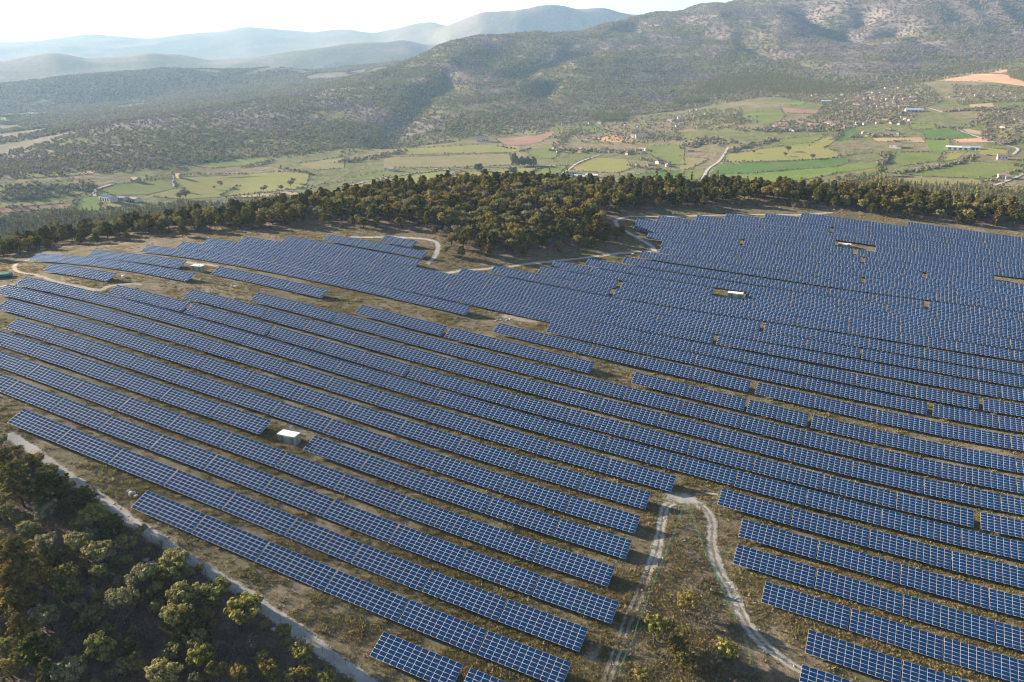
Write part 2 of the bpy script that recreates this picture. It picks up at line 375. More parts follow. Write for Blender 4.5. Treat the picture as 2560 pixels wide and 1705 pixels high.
L_CB = line([(-500, 282, 4200), (0, 276, 4300), (250, 262, 4400), (450, 236, 4600), (650, 215, 4800), (800, 192, 5000), (1000, 165, 5300), (1300, 140, 6000), (1700, 120, 7500), (3000, 100, 8200)])
L_C = line([(-500, 215, 5000), (0, 205, 5000), (100, 196, 5000), (255, 183, 5100), (400, 180, 5200), (548, 179, 5300), (640, 172, 5350), (694, 170, 5400), (767, 184, 5400), (900, 172, 5600), (1040, 150, 6000), (1300, 125, 6600), (1700, 110, 8000), (3000, 90, 9000)])
L_C2 = line([(-500, 165, 7200), (0, 160, 7200), (60, 150, 7200), (130, 134, 7200), (230, 150, 7300), (300, 141, 7400), (370, 131, 7400), (450, 140, 7500), (520, 155, 7500), (600, 148, 7600), (700, 140, 7600), (800, 122, 7700), (860, 115, 7800), (960, 108, 7900), (1010, 97, 8000), (1060, 112, 8000), (1300, 90, 8300), (1700, 100, 9000), (3000, 80, 9500)])
L_D = line([(-500, 95, 13000), (-200, 92, 13000), (0, 103, 13000), (100, 97, 13000), (220, 88, 13000), (300, 92, 13000), (370, 98, 13000), (470, 86, 13000), (560, 79, 13000), (620, 69, 13000), (690, 74, 13000), (760, 76, 13000), (860, 74, 12500), (938, 85, 12000), (1010, 68, 11500), (1084, 53, 11000), (1120, 61, 10000), (1200, 33, 9600), (1295, 28, 9500), (1372, 11, 9500), (1416, 13, 9500), (1440, 22, 9500), (1507, 16, 9500), (1577, 36, 9500), (1750, 40, 9800), (3000, 60, 10500)])
AZ = np.radians(np.linspace(-88, 42, 860)); RR = np.exp(np.linspace(math.log(480), math.log(21000), 420))
def at(L, k): return np.interp(AZ, L[:, 0], L[:, k])
nodes = []
VAL = -106.0
nodes.append((np.full(AZ.shape, 470.), np.full(AZ.shape, VAL-6)))
nodes.append((np.full(AZ.shape, 1000.), np.full(AZ.shape, VAL)))
fr, fz = at(L_FOOT, 1), at(L_FOOT, 2); br, bz = at(L_B, 1), at(L_B, 2)
nodes.append((fr, fz)); nodes.append((br, bz))
cbr, cbz = at(L_CB, 1), at(L_CB, 2); cr, cz = at(L_C, 1), at(L_C, 2)
nodes.append((br + (cbr-br)*.45, np.minimum(bz-18, (bz+cbz)/2-10)))
nodes.append((cbr, cbz)); nodes.append((np.maximum(cr, cbr+200), cz))
c2r, c2z = at(L_C2, 1), at(L_C2, 2); dr, dz = at(L_D, 1), at(L_D, 2)
nodes.append(((cr+c2r)/2, np.minimum(cz, c2z)-70)); nodes.append((c2r, c2z))
nodes.append(((c2r+dr)/2, c2z-60)); nodes.append((dr, dz)); nodes.append((np.full(AZ.shape, 22000.), dz-500))
NR = np.stack([n[0] for n in nodes], 1); NZ = np.stack([n[1] for n in nodes], 1)
NR = np.maximum.accumulate(NR, 1) + np.arange(NR.shape[1])*1.0
ZF = np.zeros((len(AZ), len(RR))); SEG = np.zeros(ZF.shape)
for i in range(len(AZ)):
    j = np.clip(np.searchsorted(NR[i], RR, side='right')-1, 0, NR.shape[1]-2)
    t = np.clip((RR-NR[i, j])/(NR[i, j+1]-NR[i, j]), 0, 1)
    s = .45*t + .55*t*t*(3-2*t)
    ZF[i] = NZ[i, j]*(1-s)+NZ[i, j+1]*s; SEG[i] = j+t
# smooth across bearings so ridges have rounded flanks
k = np.hanning(13); k /= k.sum()
ZF = np.stack([np.convolve(np.pad(ZF[:, j], 6, mode='edge'), k, 'valid') for j in range(ZF.shape[1])], 1)
FX = np.sin(AZ)[:, None]*RR[None]; FY = np.cos(AZ)[:, None]*RR[None]
onB = smooth01((SEG-2.03)/.45)*(SEG < 4.2)
rel = np.clip((ZF-fz[:, None])/250, 0, 1.6)
# spurs and gullies of the long slope run down towards the valley, left to right across the picture
ua = AZ[:, None]*RR[None]
gul = ridged(ua*1.0+RR[None]*.25, RR[None]*.42, 620., 4)
ZF = ZF + onB*(gul-.25)*46*np.clip(rel*1.5, 0, 1) + onB*fbm(FX, FY, 260., 4)*16*np.clip(rel*2.2, .15, 1)
far = smooth01((SEG-4.2)/.6)
ZF = ZF + far*(ridged(FX, FY, 1300., 4)-.3)*34 + far*fbm(FX, FY, 300., 3)*10
ZF = ZF + (1-smooth01((SEG-1.9)/.3))*fbm(FX, FY, 420., 3)*3.2
# gullies cut by streams (traced): sharp little valleys
def fp_grid(u, v):
    r = ray(u, v); h = math.hypot(r[0], r[1]); a = math.atan2(r[0], r[1])
    i = np.clip(np.searchsorted(AZ, a)-1, 0, len(AZ)-2); t = (a-AZ[i])/(AZ[i+1]-AZ[i])
    zc = ZF[i]*(1-t)+ZF[i+1]*t; zr = CAMZ+RR*r[2]/h; b = zr < zc
    b[:40] = False
    k = int(np.argmax(b)) if b.any() else len(RR)-1
    k = max(k, 1); d0, d1 = zr[k-1]-zc[k-1], zr[k]-zc[k]; f = d0/(d0-d1) if d0 != d1 else 0
    f = min(max(f, 0), 1); rr = RR[k-1]+(RR[k]-RR[k-1])*f
    return np.array([math.sin(a)*rr, math.cos(a)*rr, zc[k-1]*(1-f)+zc[k]*f]), rr
for pts, depth, wid in (([(1085, 215), (1050, 262), (1005, 300), (985, 330), (960, 355)], 20, 75), ([(1480, 120), (1390, 145), (1330, 165), (1296, 186)], 30, 75), ([(1380, 205), (1345, 235)], 22, 45),
                        ([(1115, 165), (1112, 215), (1085, 235)], 22, 55), ([(2010, 5), (2060, 30), (2110, 60), (2170, 75)], 70, 130), ([(2160, 25), (2140, 45), (2120, 60)], 60, 110), ([(2240, 55), (2190, 72)], 40, 80),
                        ([(1400, 40), (1385, 50), (1345, 62)], 40, 120), ([(1590, 45), (1570, 75)], 30, 90), ([(2240, 78), (2300, 92)], 30, 80), ([(1880, 118), (2000, 150), (2050, 165)], 22, 70), ([(1760, 75), (1850, 100)], 25, 90)):
    P = [fp_grid(*p)[0][:2] for p in pts]
    D = np.full(ZF.shape, 1e9)
    for a, b in zip(P[:-1], P[1:]):
        e = b-a; t = np.clip(((FX-a[0])*e[0]+(FY-a[1])*e[1])/(e@e+1e-9), 0, 1); D = np.minimum(D, np.hypot(FX-a[0]-t*e[0], FY-a[1]-t*e[1]))
    ZF = ZF - 1.35*depth*np.exp(-(D/wid)**1.5)
# the wooded knoll at the far left, and the one beyond the ridge on the right
def knoll(u, v, r, wid, ext=1.0):
    global ZF
    a, rr, z = bearing(u, v, r); x, y = math.sin(a)*rr, math.cos(a)*rr
    dx, dy = FX-x, FY-y; la = dx*math.cos(a)-dy*math.sin(a); lr = dx*math.sin(a)+dy*math.cos(a)
    i = np.searchsorted(AZ, a); base = np.interp(rr, RR, ZF[min(i, len(AZ)-1)])
    ZF = ZF + (z-base)*np.exp(-((la/(wid*ext))**2+(lr/wid)**2))
knoll(30, 332, 2700, 190, 1.0); knoll(2165, 462, 1080, 75, 1.5)
def fp(u, v):
    """point in the valley or on the far slopes under photo pixel (u, v)"""
    return fp_grid(u, v)[0]
def fz_at(x, y):
    a = np.arctan2(x, y); r = np.hypot(x, y)
    i = np.clip(np.searchsorted(AZ, a)-1, 0, len(AZ)-2); j = np.clip(np.searchsorted(RR, r)-1, 0, len(RR)-2)
    ta = np.clip((a-AZ[i])/(AZ[i+1]-AZ[i]), 0, 1); tr = np.clip((r-RR[j])/(RR[j+1]-RR[j]), 0, 1)
    return (ZF[i, j]*(1-ta)+ZF[i+1, j]*ta)*(1-tr)+(ZF[i, j+1]*(1-ta)+ZF[i+1, j+1]*ta)*tr
# ground colour by land cover: meadow in the valley, green oak scrub and leafless woods on the slopes
BR = AZ[:, None]+0*RR[None]
lat = smooth01((BR-(-.62))/.55)                      # more leafless wood up the right-hand mountain
green = .5*fbm(FX, FY, 380., 4)+.5*fbm(FX, FY, 120., 3)+.18-.34*lat*smooth01((ZF+40)/200)
def greenness(x, y, z):
    l = smooth01((np.arctan2(x, y)+.62)/.55)
    return .5*fbm(x, y, 380., 4)+.5*fbm(x, y, 120., 3)+.18-.34*l*smooth01((z+40)/200)
gm = smooth01((green+.22)/.44)[..., None]
c_green = np.array([.140, .122, .060]); c_bare = np.array([.190, .143, .122]); c_val = np.array([.150, .145, .055]); c_tan = np.array([.21, .165, .095])
vn = smooth01((fbm(FX, FY, 160., 4)+.15)/.4)[..., None]
c_sl = c_bare*(1-gm)+c_green*gm; c_v = c_val*(1-vn)+c_tan*vn
sl = (smooth01((SEG-1.93)/.12))[..., None]
colr = c_v*(1-sl)+c_sl*sl
mf = pmat('valley_land', rough=.95, spec=.05); t = NT(mf)
ca = t.new('ShaderNodeAttribute', attribute_name='land')
n1 = t.noise(.035, 6, .7); n2 = t.noise(.09, 4, .7)
c = t.mix(t.rng(n1, .42, .64, 0, .62), ca.outputs['Color'], t.mix(1., ca.outputs['Color'], (.42, .46, .40), 'MULTIPLY'))
c = t.mix(t.rng(n2, .52, .72, 0, .45), c, t.mix(1., ca.outputs['Color'], (1.5, 1.45, 1.3), 'MULTIPLY'))
t.color(c); t.bump(n1, 7., .8)
me = mesh('valley', np.stack([FX, FY, ZF], -1).reshape(-1, 3), grid_faces(len(AZ), len(RR))[:, ::-1], [mf], None, True)
a = me.attributes.new('land', 'FLOAT_COLOR', 'POINT'); a.data.foreach_set('color', np.concatenate([colr, np.ones(colr.shape[:2]+(1,))], -1).astype(np.float32).ravel())
tag(obj('valley_and_mountain_terrain', me), 'valley floor rising to wooded mountain slopes and far ridges', 'terrain', kind='structure')
# ------------------------------------------------------------------ tracks
def catmull(P, step):
    P = np.asarray(P, float); Q = np.vstack([2*P[0]-P[1], P, 2*P[-1]-P[-2]]); out = []
    for i in range(1, len(Q)-2):
        n = max(2, int(np.linalg.norm(Q[i+1]-Q[i])/step))
        for t in np.linspace(0, 1, n, endpoint=False):
            out.append(.5*((2*Q[i])+(-Q[i-1]+Q[i+1])*t+(2*Q[i-1]-5*Q[i]+4*Q[i+1]-Q[i+2])*t*t+(-Q[i-1]+3*Q[i]-3*Q[i+1]+Q[i+2])*t**3))
    out.append(P[-1]); return np.array(out)
TRACKS = []
def ribbon(name, px, width, mat, label, lift=.035, rag=.35, across=7, zf=None, plan=None, step=.7, offs=0.0):
    P = np.array([gp(*p)[:2] for p in px]) if plan is None else np.asarray(plan, float)
    C = catmull(P, step); T = np.gradient(C, axis=0); T /= np.linalg.norm(T, axis=1)[:, None]+1e-9; N = np.stack([-T[:, 1], T[:, 0]], 1)
    s = np.arange(len(C))*step; C = C + N*offs
    TRACKS.append((C, width))
    wl_ = width/2*(1+rag*fbm(s, s*0+3.3+width, 2.6, 3)+.25*fbm(s, s*0+9.1, 11., 2)); wr_ = width/2*(1+rag*fbm(s, s*0+71.3+width, 2.6, 3)+.25*fbm(s, s*0+29.1, 11., 2))
    V = []
    for k in range(across):
        f = k/(across-1)*2-1; w = np.where(f < 0, wl_, wr_)
        p = C + N*(f*w)[:, None]
        z = (hz(p[:, 0], p[:, 1]) if zf is None else zf(p[:, 0], p[:, 1])) + lift
        V.append(np.concatenate([p, z[:, None]], 1))
    V = np.stack(V, 1)
    me = mesh(name, V.reshape(-1, 3), grid_faces(len(C), across), [mat], None, True)
    ea = me.attributes.new('edge', 'FLOAT', 'POINT'); ea.data.foreach_set('value', np.tile(np.abs(np.linspace(-1, 1, across)), len(C)).astype(np.float32))
    return tag(obj(name, me), label, 'track', kind='structure')
S1 = lambda x0, y0, s, pts: [(x0+a/s, y0+b/s) for a, b in pts]
ribbon('gravel_track', [(20, 1085), (70, 1118), (112, 1150), (165, 1190), (245, 1240), (300, 1280), (352, 1320), (420, 1365), (470, 1397), (540, 1440), (605, 1481), (680, 1533), (760, 1592), (840, 1650), (905, 1695), (970, 1745)], 4.1, M['gravel'], 'pale gravel perimeter track along the woodland fence', rag=.22)
fl = S1(1460, 1190, 2.692, [(690, 150), (610, 175), (550, 215), (525, 300), (510, 400), (490, 500), (440, 620), (400, 720)]) + S1(1400, 1380, 2.4036, [(550, 70), (500, 200), (450, 320), (400, 430), (360, 560), (320, 660), (280, 780), (250, 860)])
ribbon('dirt_track_rut', fl[:7], 3.3, M['rutted'], 'pale left branch of the forked dirt track, upper part')
ribbon('dirt_track_rut', fl[5:], 1.0, M['gravel'], 'uphill wheel rut of the forked track', lift=.03, rag=.5, across=4, offs=.75)
ribbon('dirt_track_rut', fl[5:], 1.0, M['gravel'], 'downhill wheel rut of the forked track', lift=.03, rag=.5, across=4, offs=-.75)
frr = S1(1460, 1190, 2.692, [(640, 160), (700, 150), (770, 185), (840, 260), (862, 340), (858, 430), (870, 520), (910, 640), (960, 730), (1020, 850)]) + S1(1400, 1380, 2.4036, [(1010, 180), (1060, 285), (1105, 395), (1160, 490), (1240, 570), (1346, 655), (1460, 720)])
ribbon('dirt_track', frr, 3.5, M['rutted'], 'pale right branch of the forked dirt track', rag=.4, lift=.04)
ribbon('dirt_track', S1(1460, 1190, 2.692, [(660, 130), (740, 125), (820, 118), (900, 125)]), 1.6, M['dirt'], 'short pale spur at the head of the forked track', rag=.6, lift=.03)
ribbon('gravel_track', S1(0, 540, 4.478, [(420, 470), (340, 487), (220, 520), (160, 560), (175, 610), (260, 640), (380, 655), (480, 690), (620, 730)]), 2.3, M['dirt'], 'winding gravel track beside the green tank', rag=.4)
ribbon('dirt_track', S1(0, 570, 5.477, [(560, 655), (740, 730), (960, 775), (1200, 830), (1380, 850), (1500, 800), (1750, 770), (1950, 770)]), 3.2, M['dirt'], 'worn bare strip behind the second long row', rag=.8)
ribbon('dirt_track', S1(0, 540, 4.478, [(-60, 800), (40, 785), (150, 765)]), 2.5, M['gravel'], 'pale track end in front of the green tank', rag=.5)
ribbon('gravel_track', S1(850, 570, 5.477, [(150, 122), (360, 130), (700, 128), (1000, 140), (1200, 158), (1320, 200), (1345, 280), (1290, 400), (1200, 500)]), 3.2, M['gravel'], 'rutted gravel track bending round the corner of the pine wood', rag=.3)
ribbon('gravel_track', [(1105, 686), (1146, 678), (1210, 673), (1270, 667), (1352, 656), (1434, 648), (1516, 637.5), (1580, 631), (1640, 627)], 3.6, M['gravel'], 'gravel track between the pine wood and the big array', rag=.3)
ribbon('gravel_track', S1(1500, 430, 2.4036, [(1400, 245), (1200, 258), (1000, 256), (750, 259), (580, 263), (350, 268), (170, 270), (95, 292), (110, 330), (170, 365), (250, 410), (310, 445), (330, 478)]), 3.4, M['gravel'], 'gravel track curling round the far corner of the array', rag=.3)
ribbon('dirt_track', S1(430, 570, 5.477, [(150, 460), (330, 485), (500, 505), (620, 525)]), 3.4, M['dirt'], 'worn ground behind the cabin with a mast', rag=.5)
# bare soil patches, plus sunlight on array clearings painted as pale ground
def patch(name, uv, rx, ry, mat, label, lift=.03, rot=0.):
    c = gp(*uv); n = 40; V = [(c[0], c[1])]; a = np.linspace(0, 2*math.pi, n, endpoint=False)
    rad = 1+.5*fbm(np.cos(a)*2+c[0], np.sin(a)*2+c[1], .8, 3)
    rings = [np.array([[c[0], c[1]]])]; F = []; nr = max(3, int(max(rx, ry)/.8))
    for k in range(1, nr+1):
        x = np.cos(a)*rad*rx*k/nr; y = np.sin(a)*rad*ry*k/nr
        rings.append(np.stack([c[0]+x*math.cos(rot)-y*math.sin(rot), c[1]+x*math.sin(rot)+y*math.cos(rot)], 1))
    P = np.concatenate(rings); V = np.concatenate([P, (hz(P[:, 0], P[:, 1])+lift)[:, None]], 1)
    for k in range(n): F.append((0, 1+k, 1+(k+1) % n))
    for r in range(nr-1):
        for k in range(n): F.append((1+r*n+k, 1+(r+1)*n+k, 1+(r+1)*n+(k+1) % n, 1+r*n+(k+1) % n))
    me = mesh(name, V, F, [mat]); ea = me.attributes.new('edge', 'FLOAT', 'POINT'); ea.data.foreach_set('value', np.concatenate([[0.], np.repeat(np.arange(1, nr+1)/nr, n)]).astype(np.float32))
    return tag(obj(name, me), label, 'soil', kind='structure')
patch('bare_or_sunlit_patch', (738, 1072), 7.5, 2.6, M['gravel'], 'pale stony ground behind the grey cabin', rot=.05)
patch('bare_or_sunlit_patch', (725, 1118), 2.8, 1.2, M['gravel'], 'pale stones before the grey cabin door')
patch('bare_or_sunlit_patch', (1705, 1248), 7.5, 3.2, M['gravel'], 'pale worn ground where the dirt track forks', lift=.05)
patch('bare_or_sunlit_patch', (1560, 945), 6.5, 3.0, M['dirt'], 'brown bare patch at the end of a solar row')
patch('bare_or_sunlit_patch', (1478, 1640), 2.2, 5.0, M['dirt'], 'eroded bank of pale soil beside the wheel ruts', lift=.06)
patch('bare_or_sunlit_patch', (1290, 795), 13, 3.5, M['dirt'], 'sandy strip between two solar rows')
patch('bare_or_sunlit_patch', (2136, 601), 8.5, 2.6, M['gravel'], 'painted sunlight on ground round the low cabin near the back of the array')  # pale gravel colour stands in for sun on the brown ground
patch('bare_or_sunlit_patch', (2520, 686), 10.5, 2.8, M['gravel'], 'painted sunlight on the grassy gap in the rows at the downhill side')  # sunlit brightness of the clearing, put into the patch colour
patch('bare_or_sunlit_patch', (1825, 727), 6.5, 2.2, M['gravel'], 'pale ground round the cabin in the array')

# ------------------------------------------------------------------ solar tables: twelve by six modules on a steel frame
TAU, TL, TW = 0.374, 20.04, 6.06
LOW = 0.8; CZ = LOW + TW/2*math.sin(TAU)
def module_arrays():
    x, y, h, b = .83, .5, .02, .024
    V = [(-x, -y, -h), (x, -y, -h), (x, y, -h), (-x, y, -h), (-x, -y, h), (x, -y, h), (x, y, h), (-x, y, h),
         (-x+b, -y+b, h-.004), (x-b, -y+b, h-.004), (x-b, y-b, h-.004), (-x+b, y-b, h-.004)]
    F = [(8, 9, 10, 11), (4, 5, 9, 8), (5, 6, 10, 9), (6, 7, 11, 10), (7, 4, 8, 11), (0, 1, 5, 4), (1, 2, 6, 5), (2, 3, 7, 6), (3, 0, 4, 7), (3, 2, 1, 0)]
    return np.array(V), np.array(F), np.array([0, 1, 1, 1, 1, 1, 1, 1, 1, 2])
MV, MF, MM = module_arrays()
def add_uv(me, n):
    uv = me.uv_layers.new(name='UVMap'); a = np.zeros((n, 10, 4, 2), np.float32)
    a[:, 0] = [(0, 0), (1, 0), (1, 1), (0, 1)]; uv.data.foreach_set('uv', a.ravel())
def many_modules(name, mats4):
    n = len(mats4); V = np.concatenate([MV, np.ones((12, 1))], 1)
    P = np.einsum('nij,kj->nki', mats4, V)[..., :3].reshape(-1, 3)
    F = (MF[None]+np.arange(n)[:, None, None]*12).reshape(-1, 4)
    me = mesh(name, P, F, [M['cells'], M['frame'], M['back']], np.tile(MM, n)); add_uv(me, n); return me
me_mod = mesh('module', MV, MF, [M['cells'], M['frame'], M['back']], MM); add_uv(me_mod, 1)
MODPOS = []
RX = np.array([[1, 0, 0], [0, math.cos(TAU), -math.sin(TAU)], [0, math.sin(TAU), math.cos(TAU)]])
for j in range(6):
    for i in range(12):
        s = (j-2.5)*1.01; MODPOS.append(((i-5.5)*1.67, s*math.cos(TAU), CZ+s*math.sin(TAU)))
MOD4 = np.zeros((72, 4, 4)); MOD4[:, :3, :3] = RX; MOD4[:, :3, 3] = MODPOS; MOD4[:, 3, 3] = 1
me_arr = many_modules('module_field', MOD4)
PX = [-8.35, -4.18, 0, 4.18, 8.35]
def post_top(y): return CZ + math.tan(TAU)*y - .13
rm = MB(); Rt = Matrix.Rotation(TAU, 3, 'X')
for s in (-2.3, -.78, .78, 2.3): rm.box((0, s*math.cos(TAU)+.05*math.sin(TAU), CZ+s*math.sin(TAU)-.05*math.cos(TAU)), (19.9, .06, .06), 0, Rt)
for x in PX: rm.box((x, .115*math.sin(TAU), CZ-.115*math.cos(TAU)), (.07, 5.4, .07), 0, Rt)
me_rail = rm.mesh('rails', [M['steel']])
pf = MB().box((0, 0, (post_top(-1.75)-.9)/2), (.09, .09, post_top(-1.75)+.9)).mesh('post', [M['steel']])
pr = MB().box((0, 0, (post_top(1.75)-.9)/2), (.09, .09, post_top(1.75)+.9)).mesh('post', [M['steel']])
fm = MB(); fm.V += rm.V; fm.F += rm.F; fm.M += rm.M
for x in PX:
    for y in (-1.75, 1.75): fm.box((x, y, (post_top(y)-.9)/2), (.09, .09, post_top(y)+.9))
me_frame = fm.mesh('support_frame', [M['steel']])
ROWS = {1: (118.9, [(-85.2, 1), (-63.6, 2)]), 2: (130.2, [(-165.5, 6)]), 3: (141.3, [(-225.9, 9)]), 4: (152.4, [(-282.6, 12), (1.8, -1)]), 5: (163.6, [(-287.0, 12), (2.3, -1)]),
        6: (175.1, [(-301.6, 7), (-144.2, 5), (-9.0, -1)]), 7: (185.9, [(-286.5, 12), (-17.6, -1)]), 8: (197.4, [(-306.9, 13), (-18.0, -1)]), 9: (208.8, [(-322.5, 14), (-25.7, -1)]),
        10: (220.1, [(-326.7, -1)]), 11: (230.2, [(-284.3, 2), (-242.7, 2), (-201.6, 3), (-140.4, 9), (43.6, -1)]), 12: (241.7, [(-254.4, 2), (-213.6, -1)]), 13: (253.1, [(-229., 2), (-188.1, -1)]),
        14: (264.8, [(-185.1, 2), (-143.3, 3), (-67.1, 2), (-25.9, 1), (-4.6, -1)]), 15: (278.4, [(-128.4, 5), (-24.9, -1)]), 16: (290.2, [(-110.0, 7), (33.6, -1)]),
        17: (300.6, [(-316.8, 18), (49.9, -1)]), 18: (311.8, [(-310.2, 13), (-44.8, -1)]), 19: (322.6, [(-295.8, 15), (9.4, -1)]), 20: (333.4, [(-276.4, 4), (-172.7, 7), (-29.0, -1)]),
        21: (346.0, [(-258.9, 3), (-160.9, 3), (-98.3, -1)]), 22: (357.7, [(-231., 1), (-140.7, 2), (-98.3, -1)]), 23: (369.6, [(-138., 4), (-42.1, -1)]), 24: (381.7, [(-123.8, -1)]),
        25: (394.1, [(-107.8, 7), (36.2, -1)]), 26: (407.2, [(-102.5, -1)]), 27: (418.6, [(-94.4, 5), (8.6, -1)]), 28: (429.6, [(-96.2, -1)]), 29: (439.9, [(-107., 7), (37., -1)]),
        30: (451.5, [(-117.7, 3), (-55., 3), (7.6, 3), (89.6, 1)]), 31: (463.4, [(-120.1, 6), (3.6, -1)]), 32: (475.5, [(-109.7, 5), (12.8, -1)]), 33: (487.5, [(-89., -1)]),
        34: (499.6, [(-73.3, 3), (-10.6, -1)]), 35: (511.4, [(-51.4, -1)]), 36: (522.9, [(-31., -1)]), 37: (534.4, [(29.6, -1)]),
        'U0': (241.5, [(-337.3, 2)]), 'U1': (258.0, [(-369.1, 5)]), 'V1': (271.5, [(-346.2, 3), (-266.6, 3)]), 'W': (288.4, [(-328.2, 9)])}
ORD = ['first', 'second', 'third', 'fourth', 'fifth', 'sixth', 'seventh', 'eighth', 'ninth', 'tenth', 'eleventh', 'twelfth', 'thirteenth', 'fourteenth', 'fifteenth', 'sixteenth', 'seventeenth', 'eighteenth', 'nineteenth',
       'twentieth', 'twenty-first', 'twenty-second', 'twenty-third', 'twenty-fourth', 'twenty-fifth', 'twenty-sixth', 'twenty-seventh', 'twenty-eighth', 'twenty-ninth', 'thirtieth']
ORD += ['thirty-' + o for o in ORD[:9]]
TABLES = []
for rid, (v, segs) in ROWS.items():
    xr = 27+.121*v+16; kk = 0
    for si, (x0, n) in enumerate(segs):
        x = x0; k = 0; seg = []
        while (k < n) if n > 0 else (x < xr):
            z0 = float(spline(np.array([x]), np.array([v]))[0]); z1 = float(spline(np.array([x+20.3]), np.array([v]))[0])
            sl = math.atan2(z1-z0, 20.3); dx = TL*math.cos(sl)
            seg.append(dict(x=x+dx/2, y=v, z=(z0+z1)/2, sl=sl, k=k, kk=kk)); x += (TL+.33)*math.cos(sl); k += 1; kk += 1
        for s in seg:
            n_ = len(seg)
            if rid == 'U0': lb = f"pale glinting solar table, {ORD[s['k']]} from the green tank in the short two-table row"
            elif rid == 'U1': lb = f"pale glinting solar table, {ORD[s['k']]} from the pines in the five-table row by the mast cabin"
            elif rid == 'V1': lb = f"solar table, {ORD[s['k']]} {'uphill' if si == 0 else 'downhill'} of the mast cabin's gap".replace('first uphill', 'one table, uphill') if False else (f"solar table {ORD[n_-1-s['k']]} uphill from the cabin with a mast" if si == 0 else f"solar table {ORD[s['k']]} downhill from the cabin with a mast")
            elif rid == 'W': lb = f"solar table, {ORD[s['k']]} from its uphill end, in front row of the big array's uphill block"
            elif rid <= 9 and si == (1 if rid == 6 else 0): lb = f"solar table, {ORD[n_-1-s['k']]} uphill from forked dirt track in {ORD[rid-1]} row above the gravel track"
            elif rid == 6 and si == 0: lb = f"solar table, {ORD[n_-1-s['k']]} uphill from the grey cabin in its own row"
            elif rid <= 9: lb = f"solar table, {ORD[s['k']]} downhill from forked dirt track in {ORD[rid-1]} row above the gravel track"
            else: lb = f"solar table, {ORD[s['kk']]} from the uphill end of {ORD[rid-1]} row above the gravel track"
            s['label'] = lb; s['rid'] = rid
            P = (np.array([s['x'], s['y'], s['z']+2]) - np.array([0, 0, CAMZ])) @ CM.T
            s['r'] = float(np.linalg.norm(P)); s['u'] = CX+FPX*P[0]/P[2]; s['vv'] = CY-FPX*P[1]/P[2]
            s['vis'] = -90 < s['u'] < 2650 and s['vv'] < 1760
            TABLES.append(s)
TABLES.sort(key=lambda s: (not s['vis'], s['r']))
NEAR_N, THING_N = 112, 300
stuff4 = []
for idx, s in enumerate(TABLES):
    loc = (s['x'], s['y'], s['z']); rot = (random.gauss(0, .008), -s['sl']+random.gauss(0, .0015), 0)
    if idx < THING_N and s['vis']:
        t = empty('solar_table', loc, rot); tag(t, s['label'], 'solar panel', 'solar tables set out in rows on the hilltop')
        if idx < NEAR_N:
            for p in MODPOS:
                o = bpy.data.objects.new('module', me_mod); o.parent = t; o.location = p; o.rotation_euler = (TAU, 0, 0); COL.objects.link(o)
            for x in PX:
                for y, pm in ((-1.75, pf), (1.75, pr)):
                    o = bpy.data.objects.new('post', pm); o.parent = t; o.location = (x, y, 0); COL.objects.link(o)
            obj('support_frame', me_rail, t)
        else:
            o = obj('module_field', me_arr, t); o['kind'] = 'stuff'
            obj('support_frame', me_frame, t)
    else:
        A = np.array(Matrix.Translation(loc) @ Matrix.Rotation(-s['sl'], 4, 'Y')); stuff4.append(A)
print('tables', len(TABLES), 'visible', sum(s['vis'] for s in TABLES), 'near range', TABLES[NEAR_N-1]['r'], 'thing range', TABLES[THING_N-1]['r'])
A4 = np.array(stuff4)
far_me = many_modules('distant_solar_tables', np.einsum('nij,mjk->nmik', A4, MOD4).reshape(-1, 4, 4))
o = tag(obj('distant_solar_tables', far_me), 'dense far rows of blue solar tables merging at the back of the array', 'solar panel', kind='stuff')
fv = np.concatenate([np.array(fm.V), np.ones((len(fm.V), 1))], 1); ff = np.array(fm.F)
FV = np.einsum('nij,kj->nki', A4, fv)[..., :3].reshape(-1, 3); FF = (ff[None]+np.arange(len(A4))[:, None, None]*len(fv)).reshape(-1, 4)
o2 = obj('support_frame', mesh('distant_frames', FV, FF, [M['steel']]), o); o2['kind'] = 'stuff'

